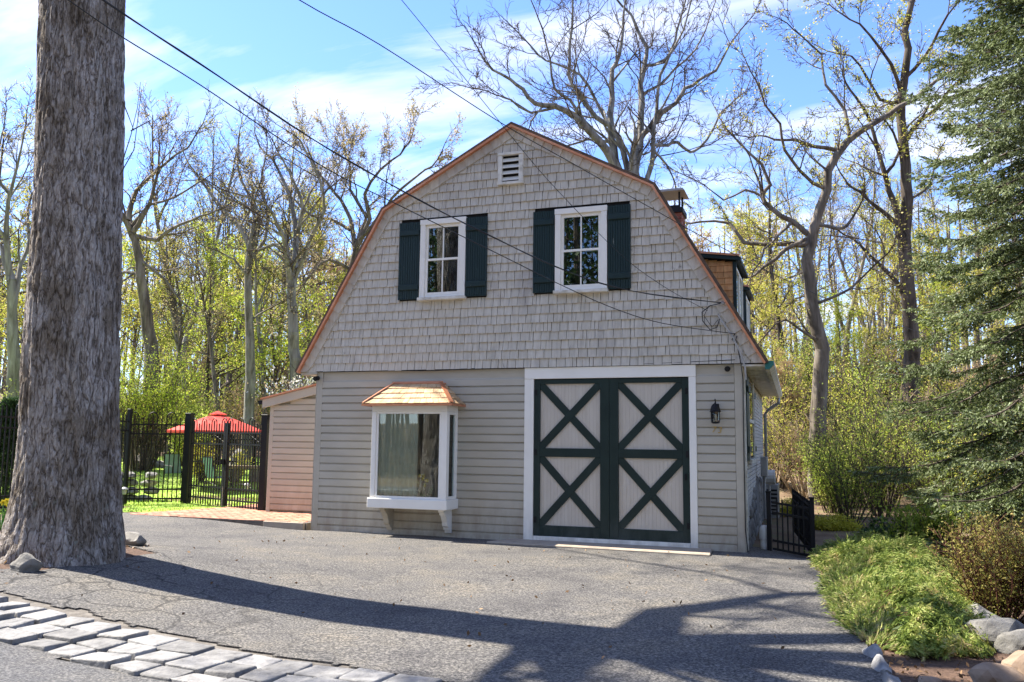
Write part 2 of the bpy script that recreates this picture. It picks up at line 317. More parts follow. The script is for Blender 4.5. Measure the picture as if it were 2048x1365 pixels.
M['straw'] = pmat('dry_straw_stems', (.28, .21, .12), (.42, .34, .22), 3, (1, 1, 1), .9)
YG = [(.0, (.30, .34, .03)), (.35, (.46, .48, .05)), (.65, (.58, .54, .09)), (1, (.64, .52, .20))]
M['budleaf'] = leafmat('yellow_green_young_leaves', YG)
M['limeleaf'] = leafmat('lime_young_leaves', [(.0, (.24, .34, .03)), (.4, (.38, .48, .05)), (.8, (.52, .56, .08)), (1, (.58, .52, .14))], .5)
M['tanleaf'] = leafmat('tan_catkins', [(.0, (.34, .27, .13)), (.4, (.46, .38, .20)), (.75, (.52, .46, .20)), (1, (.52, .40, .28))], .4)
M['pinkleaf'] = leafmat('bronze_pink_buds', [(.0, (.34, .20, .10)), (.5, (.46, .30, .17)), (1, (.46, .40, .14))], .4)
M['shrubleaf'] = leafmat('fresh_green_shrub_leaves', [(.0, (.17, .25, .03)), (.45, (.32, .42, .055)), (.8, (.46, .52, .10)), (1, (.54, .53, .16))], .55)
M['goldleaf'] = leafmat('golden_leaves', [(.0, (.38, .40, .04)), (.5, (.55, .52, .06)), (1, (.62, .55, .10))], .45)
M['darkleaf'] = leafmat('dark_evergreen_leaves', [(.0, (.02, .05, .015)), (.5, (.05, .10, .03)), (1, (.10, .17, .05))], .25, .4)
M['needle'] = leafmat('blue_green_needles', [(.0, (.045, .068, .018)), (.35, (.12, .158, .04)), (.65, (.195, .24, .10)), (1, (.30, .35, .22))], .25)
M['juniper'] = leafmat('juniper_sprays', [(.0, (.05, .085, .02)), (.3, (.15, .21, .04)), (.6, (.29, .35, .08)), (.82, (.44, .45, .15)), (1, (.54, .40, .20))], .35, .6, 5.0, 2.4, .45)
M['barberry'] = leafmat('olive_barberry_leaves', [(.0, (.18, .17, .03)), (.5, (.30, .29, .06)), (1, (.40, .30, .10))], .4)
M['drylitter'] = leafmat('dry_leaf_litter', [(.0, (.10, .06, .03)), (.5, (.20, .12, .06)), (1, (.30, .20, .11))], .2)
M['grassblade'] = leafmat('grass_blades', [(.0, (.16, .26, .03)), (.5, (.30, .44, .06)), (1, (.44, .52, .12))], .4)
# ------------------------------------------------------------------ ground, street, driveway
def graded(c, lo, hi, n, k):
    t = np.linspace(-1, 1, n); u = np.sinh(k*t)/np.sinh(k)
    return np.where(u < 0, c+u*(c-lo), c+u*(hi-c))
def grid_faces(nx, ny):
    i = np.arange(nx-1)[None, :]+np.arange(ny-1)[:, None]*nx
    return np.stack([i, i+1, i+1+nx, i+nx], -1).reshape(-1, 4)
def make_ground():
    xs = graded(1, -170, 170, 221, 4.4); ys = graded(-2, -90, 230, 231, 4.4)
    X, Y = np.meshgrid(xs, ys); Z = terrain(X, Y)
    o = obj('ground', np_mesh('ground', np.stack([X, Y, Z], -1).reshape(-1, 3), [grid_faces(len(xs), len(ys))], M['ground'], True))
    tag(o, kind='structure')
make_ground()
def vnoise(x, y, s, seed=0):
    "cheap smooth value noise"
    r = np.random.default_rng(seed); T = r.random((64, 64))
    x = np.asarray(x)*s; y = np.asarray(y)*s; xi = np.floor(x).astype(int); yi = np.floor(y).astype(int); fx = x-xi; fy = y-yi; fx = fx*fx*(3-2*fx); fy = fy*fy*(3-2*fy)
    a = T[xi % 64, yi % 64]; b = T[(xi+1) % 64, yi % 64]; c = T[xi % 64, (yi+1) % 64]; d = T[(xi+1) % 64, (yi+1) % 64]
    return (a*(1-fx)+b*fx)*(1-fy)+(c*(1-fx)+d*fx)*fy
def sheet(name, x0, x1, y0, y1, step, inside, zoff, mat, label=None, thick=.05, undul=.006, kind='structure'):
    nx = int((x1-x0)/step)+1; ny = int((y1-y0)/step)+1
    X, Y = np.meshgrid(np.linspace(x0, x1, nx), np.linspace(y0, y1, ny)); Z = terrain(X, Y)+zoff+undul*2*(vnoise(X, Y, 1.3, 3)-.5)
    F = grid_faces(nx, ny); cx = X.ravel()[F].mean(1); cy = Y.ravel()[F].mean(1); F = F[inside(cx, cy)]
    V = np.stack([X, Y, Z], -1).reshape(-1, 3); used = np.unique(F); mp = np.full(len(V), -1); mp[used] = np.arange(len(used)); V = V[used]; F = mp[F]
    # skirt along the border
    E_ = np.concatenate([F[:, [0, 1]], F[:, [1, 2]], F[:, [2, 3]], F[:, [3, 0]]]); key = np.sort(E_, 1); k = key[:, 0]*len(V)+key[:, 1]
    u, idx, cnt = np.unique(k, return_index=True, return_counts=True); B = E_[idx[cnt == 1]]
    V1 = V.copy(); V2 = V.copy(); V2[:, 2] -= thick; n = len(V); SK = np.stack([B[:, 1]+n, B[:, 0]+n, B[:, 0]+2*n, B[:, 1]+2*n], 1)
    o = obj(name, np_mesh(name, np.concatenate([V, V1, V2]), [F, SK], mat, True)); tag(o, label, kind=kind); return o
def cob_line(x): return -7.97-.094*(x-1.8)            # house-side edge of the cobble band
TREE = Vector((.60, -6.20, 0)); TREE.z = tz(TREE.x, TREE.y)
def in_drive(x, y):
    n = vnoise(x, y, 2.3, 11)*.28+vnoise(x, y, 7, 12)*.14+vnoise(x, y, 17, 13)*.08
    front = cob_line(x)+.10+.55*n*np.clip((6.4-x)/3, .1, 1)*np.where(x < 5.6, 1, .3)
    right = 8.80+(-y-.8)*.088+.10*(n-.2)
    back = np.where(x < -.05, -.12+.35*S((-x-3.2)/1.5), np.where(x < 7.8, .02, .75))
    left = -4.6-.25*(y+3)+n*.3
    m = (y > front) & (x < right) & (y < back) & (x > left)
    bed = ((x-TREE.x+.55)/(1.15))**2+((y-TREE.y-.25)/(1.18))**2 < .80+.5*(n-.2)       # soil round the oak
    bedL = (x < .95+.2*n) & (y > -7.10+.25*n) & (y < -4.4-.35*(x+1))
    return m & ~bed & ~bedL
drive = sheet('driveway', -7.5, 10.2, -8.6, .9, .05, in_drive, .035, M['asphalt'], None, .07)
street = sheet('street', -20, 30, -15.5, -7, .13, lambda x, y: y < cob_line(x)-.765, .026, M['street'], None, .06, .004)
mulch = sheet('mulch_bed', -6.5, 2.2, -7.9, -3.2, .1, lambda x, y: (((x+1.6)/3.3)**2+((y+5.7)/1.9)**2 < 1) & (y > cob_line(x)+.1), .014, M['mulch'], None, .03, .02)
verge = sheet('gravel_strip', -8, 8.6, -9.4, -7.2, .12, lambda x, y: (y > cob_line(x)-.74) & (y < cob_line(x)+.62), .020, M['dirt'], None, .03, .004)
bed = sheet('planting_bed', 8.6, 16, -11, 1.2, .1, lambda x, y: (x > 8.9+(-y-.8)*.088-.1), .028, M['mulch'], None, .03, .02)
# cobbles
def cobbles():
    root = thing('cobble_border', loc=(4, -8.4, tz(4, -8.4))); tag(root, 'three rows of pale granite cobbles between street and driveway', kind='structure')
    protos = []
    for k in range(6):
        r = random.Random(k); bm = bmesh.new(); bmesh.ops.create_cube(bm, size=1)
        for v in bm.verts: v.co += Vector((r.uniform(-.09, .09), r.uniform(-.09, .09), r.uniform(-.07, .07)))
        bmesh.ops.bevel(bm, geom=bm.edges[:], offset=.075, segments=2, affect='EDGES', profile=.6)
        for v in bm.verts: v.co += Vector((r.uniform(-.016, .016), r.uniform(-.016, .016), r.uniform(-.03, .03)))
        me = bpy.data.meshes.new('cobble'); bm.to_mesh(me); bm.free(); me.materials.append(M['cobble']); me.polygons.foreach_set('use_smooth', [True]*len(me.polygons)); protos.append(me)
    for row in range(3):
        x = -3.4+row*.13; w = (.27, .235, .225)[row]; yo = (-.145, -.41, -.655)[row]
        while x < 8.4:
            l = random.uniform(.25, .38); cx = x+l/2; cy = cob_line(cx)+yo+random.uniform(-.012, .012)
            o = bpy.data.objects.new('cobble', random.choice(protos)); link(o, root)
            o.location = (cx, cy, tz(cx, cy)-.015+random.uniform(-.012, .010)+(.02, .01, .0)[row]); o.scale = (l-.010, w-.004, .13); o.rotation_euler = (random.uniform(-.03, .03), random.uniform(-.03, .03), -.094+random.uniform(-.05, .05)+math.pi*random.randint(0, 1))
            x += l
cobbles()
# lawn behind the fence, with blades
def in_lawn(x, y):
    n = vnoise(x, y, .9, 21)*.5
    dd = (x-8.9)*-.336+(y+13.9)*.942
    a = np.where(x < -6.7, y > -2.5, y > np.minimum(3.0, 3.0+.62*(x+5.46))) & (x < -.3)
    strip = (y > 1.05+.33*np.maximum(-3.9-x, 0)*-1.6+n) & (x < -3.95) & (y < 3.2) & (x > -7.3)
    return (a | strip) & (dd < 33.5+n*2) & (x > -24)
lawn = sheet('lawn', -24, 0, -2.6, 27, .2, in_lawn, .012, M['lawn'], None, .05, .02)
def blades(name, inside, bbox, n, h, w, mat, zoff=0.0, seed=1):
    r = np.random.default_rng(seed); x = r.uniform(bbox[0], bbox[1], n*3); y = r.uniform(bbox[2], bbox[3], n*3); k = inside(x, y); x = x[k][:n]; y = y[k][:n]; m = len(x)
    z = terrain(x, y)+zoff; a = r.uniform(0, 6.283, m); hh = h*r.uniform(.5, 1.3, m); ln = r.uniform(0, .6, m)*hh; b = r.uniform(0, 6.283, m)
    dx = np.cos(a)*w; dy = np.sin(a)*w
    V = np.stack([np.stack([x-dx, y-dy, z], -1), np.stack([x+dx, y+dy, z], -1), np.stack([x+np.cos(b)*ln, y+np.sin(b)*ln, z+hh], -1)], 1).reshape(-1, 3)
    return np_mesh(name, V, [np.arange(3*m).reshape(-1, 3)], mat)
g_ = obj('grass', blades('grass', in_lawn, (-24, 0, -2.6, 27), 45000, .07, .016, M['grassblade'])); tag(g_, 'short green lawn grass behind the black fence', 'grass', kind='stuff')
# brick patio
def pip(x, y, poly):
    c = False; n = len(poly)
    for i in range(n):
        x1, y1 = poly[i]; x2, y2 = poly[i-1]
        if (y1 > y) != (y2 > y) and x < (x2-x1)*(y-y1)/(y2-y1)+x1: c = not c
    return c
def patio():
    poly = [(-4.5, -.03), (-.12, -.03), (-.12, 1.7), (-2.25, 1.7), (-2.3, 4.4), (-3.85, 4.4), (-3.85, 2.3), (-4.25, .9)]
    root = thing('brick_patio', loc=(-2.2, .9, .12)); tag(root, 'red brick paving between the driveway and the garden gate', kind='structure')
    zt = .165
    MB().prism([(x, y, .02) for x, y in poly], (0, 0, zt-.012-.02)).build('sand_bed', M['dirt'], root)
    spots = []
    j = 0; y = -.02
    while y < 4.4:
        x = -4.5-(.1 if j % 2 else 0)
        while x < 0:
            cx, cy = x+.1, y+.05
            if all(pip(cx+a, cy+b, poly) for a in (-.09, .09) for b in (-.045, .045)): spots.append((cx, cy))
            x += .2
        y += .1; j += 1
    spots.sort(key=lambda s: (s[0]-CAM.x)**2+(s[1]-CAM.y)**2)
    bm = bmesh.new(); bmesh.ops.create_cube(bm, size=1); bmesh.ops.scale(bm, vec=(.19, .09, .05), verts=bm.verts); bmesh.ops.bevel(bm, geom=bm.edges[:], offset=.004, segments=1, affect='EDGES')
    pb = bpy.data.meshes.new('brick'); bm.to_mesh(pb); bm.free(); pb.materials.append(M['brick'])
    for cx, cy in spots[:300]:
        o = bpy.data.objects.new('brick', pb); link(o, root); o.location = (cx, cy, zt-.025+random.uniform(-.004, .004)); o.rotation_euler = (random.uniform(-.012, .012), random.uniform(-.012, .012), random.uniform(-.015, .015))
    mb = MB()
    for cx, cy in spots[300:]: mb.box(cx-.095, cx+.095, cy-.045, cy+.045, zt-.05, zt+random.uniform(-.004, .004))
    if mb.v: tag(mb.build('bricks', M['brick'], root), kind='stuff')
    MB().prism([(-1.02, -.10, 0), (-.14, -.10, 0), (-.14, -.032, 0), (-1.02, -.032, 0)], (0, 0, zt-.004)).build('edging', M['concrete'], root, bevel=.008)
patio()
# concrete threshold slab before the barn doors
sb_ = MB().prism([(3.72, -.62, -.02), (7.36, -.78, -.02), (7.30, .02, -.02), (3.95, .02, -.02)], (0, 0, .085)).build('concrete_apron', M['concrete'], None, bevel=.012); tag(sb_, 'pale concrete slab in front of the barn doors', kind='structure')

# ------------------------------------------------------------------ house
W = 7.81; SH = -.022; DEP = 8.9            # width, sideways drift of the side walls per metre of depth, depth
PEAK = (W/2, 7.33); BRK = 1.381; ZB = 5.985; EV = .347; ZE = 2.98
OUT = [(-EV, ZE), (BRK, ZB), PEAK, (W-BRK, ZB), (W+EV, ZE)]
house = thing('house', 'small grey shingled gambrel house with green barn doors', 'house', (W/2, 0, 0))
def part(mb, name, mat, parent=house, **k): return mb.build(name, M[mat], parent, **k)
def xin(z, inset=0):
    "left/right limits of the gable at height z"
    for (x0, z0), (x1, z1) in ((OUT[0], OUT[1]), (OUT[1], OUT[2])):
        if z0 <= z <= z1:
            t = (z-z0)/(z1-z0); x = x0+(x1-x0)*t; nx = (z1-z0)/math.hypot(x1-x0, z1-z0); return x+inset/nx, W-x-inset/nx
    return (W/2, W/2)
def shell():
    # gable backing, side walls, back wall
    BX0, BX1, BZ0, BZ1 = 1.52, 2.86, .62, 2.26
    part(MB().prism([(x, -.045, z) for x, z in OUT], (0, .06, 0)), 'gable_backing', 'dark')
    w = MB(); y0, y1 = .0, .12
    for (a, b, c, d) in ((.0, BX0, -.05, 2.98), (BX1, 4.2, -.05, 2.98), (7.05, W, -.05, 2.98), (BX0, BX1, -.05, BZ0), (BX0, BX1, BZ1, 2.98), (4.2, 7.05, 2.9, 2.98)): w.box(a, b, y0, y1, c, d)
    part(w, 'front_backing', 'dark')
    def side(x, s, t=.2):   # prism in xy, drifting with depth
        return [(x, .122, -.3), (x+SH*DEP, DEP, -.3), (x+SH*DEP-s*t, DEP, -.3), (x-s*t, .122, -.3)]
    part(MB().prism(side(0, -1), (0, 0, 3.27)), 'left_wall', 'siding')
    part(MB().prism([(SH*DEP, DEP-.15, -.3), (W+SH*DEP, DEP-.15, -.3), (W+SH*DEP, DEP, -.3), (SH*DEP, DEP, -.3)], (0, 0, 3.27)), 'rear_wall', 'siding')
    part(MB().prism([(x+SH*DEP, DEP-.05, z) for x, z in OUT], (0, .05, 0)), 'rear_gable', 'siding')
    # right wall: painted brick courses on a backing, stone footing
    part(MB().prism(side(W-.015, 1), (0, 0, 3.27)), 'right_wall', 'mortar')
    # room behind the bay
    rm = MB(); rm.box(BX0-.3, BX1+.6, 1.6, 1.65, .3, 2.6); rm.box(BX0-.3, BX0-.25, .122, 1.6, .3, 2.6); rm.box(BX1+.6, BX1+.65, .122, 1.6, .3, 2.6); rm.box(BX0-.3, BX1+.6, .122, 1.6, .25, .3); rm.box(BX0-.3, BX1+.6, .122, 1.6, 2.6, 2.65)
    part(rm, 'room', 'plaster')
shell()
def side_bricks():
    # courses of painted brick on the right wall, brick joints staggered
    zs = .34; h = .072; root = thing('brick_courses', loc=(W, 0, 0), parent=house)
    z = .02; row = 0; cnt = 0; mbx = MB()
    u = MB().box(0, .018, -.105, .105, -.030, .030).mesh('brick', M['wbrick'])
    while z < 2.9:
        y = .24+(.11 if row % 2 else 0)
        while y < DEP-.2:
            stone = z < .62-.10*abs(y-1.0)+.55*S((y-.2)/3.0)-.30 and y > .5
            win = .85 < y < 2.75 and 1.40 < z < 2.86
            if not stone and not win:
                cx = W+SH*y
                if y < 3.2 and cnt < 300:
                    o = bpy.data.objects.new('brick', u); link(o, root); o.location = (cx-.012+random.uniform(-.002, .002), y, z); cnt += 1
                else: mbx.box(cx-.012, cx+.006, y-.105, y+.105, z-.030, z+.030)
            y += .22
        z += h; row += 1
    tag(part(mbx, 'bricks', 'wbrick', root), kind='stuff')
    st = random.Random(5)
    y = .55
    while y < DEP-.3:
        l = st.uniform(.25, .5); zz = -.25
        top = .35+.45*float(S((y-.4)/3))
        while zz < top:
            hh = st.uniform(.14, .26); cx = W+SH*y
            bm = bmesh.new(); bmesh.ops.create_icosphere(bm, subdivisions=2, radius=.5)
            for v in bm.verts: v.co *= st.uniform(.92, 1.06)
            bmesh.ops.scale(bm, vec=(.10, l*1.08, hh*1.12), verts=bm.verts); bmesh.ops.translate(bm, vec=(cx+.005, y+l/2, zz+hh/2), verts=bm.verts)
            me = bpy.data.meshes.new('foundation_stone'); bm.to_mesh(me); bm.free(); me.materials.append(M['stone']); obj('foundation_stone', me, house); zz += hh
        y += l
side_bricks()
def gable_shingles():
    H = .156; t = .016; n = int((PEAK[1]-ZE)/H)+1
    holes = [(1.70, 3.46, 4.235, 5.74), (4.32, 6.05, 4.235, 5.74), (3.64, 4.13, 6.28, 6.87)]
    spots = []
    for i in range(n):
        z0 = ZE+i*H; z1 = z0+H
        x0, x1 = xin(min(z0+.04, PEAK[1]-.02), .10); x = x0-random.uniform(0, .12)
        while x < x1:
            w = random.choice((.15, .15, .155, .16, .15, .13, .07, .10))*random.uniform(.93, 1.07)
            a, b = max(x, x0), min(x+w, x1); x += w
            if b-a < .025: continue
            zt = min(z1+.03, PEAK[1]-.05)
            for hx0, hx1, hz0, hz1 in holes:
                if z0 < hz1-.05 and zt > hz0+.06:
                    if a >= hx0-.0 and b <= hx1+.0: a = b
                    elif a < hx0 < b: b = hx0+.02
                    elif a < hx1 < b: a = hx1-.02
            if b-a < .025 or zt-z0 < .04: continue
            spots.append((a, b, z0+random.choice((0, 0, 0, 0, random.uniform(-.012, .008))), zt))
    spots.sort(key=lambda s: -(s[1]-s[0])*(s[3]-s[2])*(1+.06*(s[0]+s[1])/2))
    # unit wedge: x 0..1, z 0..1, thick butt at the bottom
    u = MB().prism([(0, -.034, 0), (0, 0.0, .03), (0, 0.0, 1), (0, -.006, 1)], (1, 0, 0)).mesh('shingle', M['shingle'])
    rest = MB()
    for k, (a, b, z0, z1) in enumerate(spots):
        g = .0042; dy = random.uniform(-.004, .003); sk = random.uniform(-.004, .004)
        if k < 300:
            o = bpy.data.objects.new('shingle', u); link(o, house); o.location = (a+g, -.046+dy, z0); o.scale = (b-a-2*g, 1, z1-z0); o.rotation_euler = (0, sk*.6, 0)
        else:
            rest.prism([(a+g, -.080+dy, z0), (a+g, -.046, z0+.006), (a+g+sk, -.046, z1), (a+g+sk, -.052+dy, z1)], (b-a-2*g, 0, 0))
    tag(part(rest, 'shingles', 'shingle'), kind='stuff')
    # shingles laid along the rakes
    for (x0, z0), (x1, z1) in zip(OUT[:-1], OUT[1:]):
        a = Vector((x0, 0, z0)); b = Vector((x1, 0, z1)); d = (b-a); Ln = d.length; d.normalize(); nin = Vector((d.z, 0, -d.x))
        if x0 < W/2: pass
        up = d if z1 > z0 else -d
        st = a if z1 > z0 else b
        s = 0
        while s < Ln-.01:
            l = min(random.uniform(.185, .215), Ln-s)
            p = st+up*s; wdt = .165+random.uniform(-.004, .004)
            if s == 0: pass
            mb = MB(); q0 = p+up*.003; q1 = p+up*(l+.02 if s+l < Ln-.01 else l)
            e0 = -.102; e1 = -.084
            pts = [(q0, e0, e0+.025), (q1, e1, e1+.008)]
            v = []
            for q, f, k2 in pts:
                for off in (.0, wdt):
                    for yy in (f, -.052): v.append(tuple(q+nin*off+Vector((0, yy, 0))))
            if s == 0 and min(z0, z1) == ZE:      # bottom shingle cut level with the eave line
                v = [(c[0], c[1], max(c[2], ZE)) for c in v]
            mb.v = v; mb.f = [(0, 1, 3, 2), (4, 6, 7, 5), (0, 2, 6, 4), (1, 5, 7, 3), (0, 4, 5, 1), (2, 3, 7, 6)]
            part(mb, 'rake_shingle', 'shingle'); s += l
gable_shingles()
def roof():
    th = .075
    def slab(i, y0, y1, o0, o1, name, mat, drift=True, ext=0):
        (x0, z0), (x1, z1) = OUT[i], OUT[i+1]; a = Vector((x0, 0, z0)); b = Vector((x1, 0, z1)); d = (b-a).normalized(); nn = Vector((-d.z, 0, d.x))
        if i == 0: a -= d*ext
        if i == 3: b += d*ext
        # mitre at the joints
        def mit(p, o, j):
            if j in (0, 4): return p+nn*o
            (xa, za), (xb, zb), (xc, zc) = OUT[j-1], OUT[j], OUT[j+1]
            d1 = Vector((xb-xa, 0, zb-za)).normalized(); d2 = Vector((xc-xb, 0, zc-zb)).normalized(); n1 = Vector((-d1.z, 0, d1.x)); n2 = Vector((-d2.z, 0, d2.x)); m = (n1+n2).normalized(); return p+m*(o/m.dot(n1))
        q = [mit(a, o0, i), mit(b, o0, i+1), mit(b, o1, i+1), mit(a, o1, i)]
        sh = SH*(y1-y0) if drift else 0
        mb = MB(); mb.prism([(p.x, y0, p.z) for p in q], (sh, y1-y0, 0)); part(mb, name, mat)
    for i in range(4):
        slab(i, -.155, DEP+.1, .012, th, 'roof_slope', 'roofdark', ext=.03)
        slab(i, -.168, -.062, -.010, .026, 'copper_edge', 'copper', False, ext=.02)
        slab(i, -.150, -.05, -.008, .0, 'rake_trim', 'siding', False)
    # left eave return and soffits
    part(MB().prism([(-EV, -.075, ZE-.005), (.02, -.075, ZE-.005), (.02, -.075, ZE-.045), (-EV+.03, -.075, ZE-.06)], (0, .16, 0)), 'eave_return', 'siding')
    part(MB().prism([(-EV, .09, ZE-.01), (0, .09, ZE-.01), (0, .09, ZE-.04), (-EV, .09, ZE-.04)], (SH*DEP, DEP-.1, 0)), 'soffit', 'oldwhite')
    part(MB().prism([(W+.004, -.06, ZE-.02), (W+EV+.02, -.06, ZE-.02), (W+EV+.02, -.06, ZE-.05), (W+.004, -.06, ZE-.05)], (SH*DEP, DEP, 0)), 'soffit', 'oldwhite')
    # right gutter: white run, teal front piece and a downspout
    gx = W+EV+.02
    gp = [(gx, 0, ZE+.03), (gx+.13, 0, ZE+.03), (gx+.13, 0, ZE-.03), (gx+.06, 0, ZE-.10), (gx, 0, ZE-.10)]
    part(MB().prism([(x, .02, z) for x, y, z in gp], (SH*(DEP-.1), DEP-.1, 0)), 'gutter', 'oldwhite')
    part(MB().prism([(x-.003, -.10, z-.002) for x, y, z in gp], (0, .118, 0)), 'gutter_end', 'tealgutter')
    xe = W+SH*DEP
    part(MB().tube([(gx+.05+SH*DEP, DEP-.25, ZE-.1), (gx+.05+SH*DEP, DEP-.25, ZE-.22), (xe+.16, DEP-.15, ZE-.38), (xe+.07, DEP-.12, ZE-.5), (xe+.07, DEP-.12, .1)], .042, 8), 'downspout', 'greymetal', smooth=True)
    # ridge cap
    # chimney
    ch = thing('chimney', loc=(5.85, 5.5, 5.9), parent=house)
    u = MB().box(-.095, .095, -.045, .045, -.030, .030).mesh('brick', M['chimbrick'])
    cx0, cx1, cy0, cy1 = 5.55, 6.15, 5.2, 5.8
    part(MB().box(cx0+.012, cx1-.012, cy0+.012, cy1-.012, 5.6, 6.99), 'chimney_core', 'mortar', ch)
    z = 5.9; row = 0
    while z < 7.0:
        off = .1 if row % 2 else 0
        for k in range(3):
            for yy in (cy0+.045, cy1-.045):
                o = bpy.data.objects.new('brick', u); link(o, ch); o.location = (cx0+.1+k*.2, yy, z)
            for xx in (cx0+.045, cx1-.045):
                if k == 1 or row % 2:
                    o = bpy.data.objects.new('brick', u); link(o, ch); o.location = (xx, cy0+.19+k*.11+off*.1, z); o.rotation_euler = (0, 0, math.pi/2)
        z += .072; row += 1
    part(MB().box(cx0-.03, cx1+.03, cy0-.03, cy1+.03, 6.97, 7.10), 'chimney_crown', 'black', ch, bevel=.01)
    part(MB().box(cx0+.06, cx1-.06, cy0+.06, cy1-.06, 7.10, 7.17), 'flue_collar', 'black', ch)
    for xx in (cx0+.06, cx1-.06):
        for yy in (cy0+.06, cy1-.06): part(MB().box(xx-.02, xx+.02, yy-.02, yy+.02, 7.10, 7.47), 'cap_post', 'black', ch)
    part(MB().prism([(cx0-.08, cy0-.1, 7.47), (cx1+.08, cy0-.1, 7.47), (cx1+.04, cy0-.1, 7.52), (cx0-.04, cy0-.1, 7.52)], (0, .8, 0)), 'chimney_cap', 'greymetal', ch)
roof()
def dormer(y0, y1, lab):
    X = 7.52; zt = 5.40; zb = ZB-(X-(W-BRK))*(ZB-ZE)/(BRK+EV); dr = SH*(y0+y1)/2
    X += dr; xs = W-BRK+dr-.02
    d = thing('dormer', loc=(X, y0, zb), parent=house)
    if lab: d['label'] = lab
    k = (ZB-ZE)/(BRK+EV)
    part(MB().prism([(xs+.12, y0+.02, zt+.16), (X, y0+.02, zt), (X, y0+.02, zb-.06), (xs+.12, y0+.02, zt+.1)], (0, y1-y0-.04, 0)), 'dormer_core', 'dark', d)
    z = zb-.05
    while z < zt+.12:
        xa = xs+max(0, (ZB-z-.10)/k); x = X-.02
        while x > xa-.08:
            w = random.choice((.12, .15, .16, .18)); a = max(x-w, xs)
            ztop = min(z+.155, zt+(X-(a+x)/2)*.155-.02)
            if ztop-z > .03: part(MB().prism([(a+.003, y0-.004, z), (a+.003, y0+.02, z), (a+.003, y0+.02, ztop), (a+.003, y0+.014, ztop)], (x-a-.006, 0, 0)), 'cedar_shingle', 'cedar', d)
            x -= w
        z += .128
    part(MB().prism([(xs-.02, y0-.10, zt+.17), (X+.15, y0-.10, zt-.01), (X+.15, y0-.10, zt+.06), (xs-.02, y0-.10, zt+.24)], (0, y1-y0+.2, 0)), 'dormer_roof', 'green', d)
    part(MB().prism([(xs-.02, y0-.12, zt+.245), (X+.12, y0-.12, zt+.072), (X+.12, y0-.12, zt+.115), (xs-.02, y0-.12, zt+.29)], (0, y1-y0+.24, 0)), 'copper_edge', 'copper', d)
    part(MB().box(X-.02, X+.05, y0-.015, y0+.06, zb-.03, zt), 'corner_post', 'green', d)
    part(MB().box(X-.02, X+.05, y1-.06, y1+.01, zb-.03, zt), 'corner_post', 'green', d)
    m = (y0+y1)/2
    for a, b in ((y0+.10, m-.03), (m+.03, y1-.10)):
        f = MB().box(X+.0, X+.04, a, a+.06, zb+.1, zt-.08).box(X, X+.04, b-.06, b, zb+.1, zt-.08).box(X, X+.04, a+.06, b-.06, zt-.14, zt-.08).box(X, X+.04, a+.06, b-.06, zb+.1, zb+.17)
        part(f, 'window_frame', 'white', d); part(MB().box(X+.012, X+.018, a+.05, b-.05, zb+.15, zt-.12), 'window_pane', 'glass', d)
dormer(3.5, 5.3, 'front dormer with cedar shingled cheek'); dormer(7.0, 8.5, None)
def siding():
    h = .14; u = MB().prism([(0, -.038, .085), (0, -.001, .11), (0, -.001, 1.04), (0, -.012, 1.04), (0, -.016, .95), (0, -.033, .84)], (1, 0, 0)).mesh('siding_board', M['siding'])
    def board(x0, x1, z0, z1, y=0):
        o = bpy.data.objects.new('siding_board', u); link(o, house); o.location = (x0, y+random.uniform(-.002, .001), z0+random.uniform(-.002, .002)); o.scale = (x1-x0, 1, z1-z0)
    for i in range(20):
        z0 = .005+i*h; z1 = z0+h+.004
        if z0 > .47 and z1 < 2.46: board(.13, 1.50, z0, z1); board(2.88, 4.168, z0, z1)
        else: board(.13, 4.168, z0, z1)
        board(7.092, 7.69, z0, z1)
    for a, b in ((.13, 4.168), (7.092, 7.69)): part(MB().box(a, b, -.012, 0, 2.81, 2.972), 'frieze_board', 'siding', bevel=.002)
    part(MB().box(0, .128, -.036, .0, .0, 2.975), 'corner_board', 'siding', bevel=.003); part(MB().box(-.012, -.002, -.036, .14, .0, 2.95), 'corner_board', 'siding')
    part(MB().box(7.694, W, -.036, .0, -.03, 2.975), 'corner_board', 'siding', bevel=.003); part(MB().box(W, W+.016, -.034, .13, -.06, 2.95), 'corner_board', 'siding')
    part(MB().box(.13, 3.9, -.012, .05, -.12, .012), 'foundation_strip', 'concrete')
    part(MB().box(W+.001, W+.03, .14, .3, -.1, 2.9), 'corner_trim', 'oldwhite')
siding()
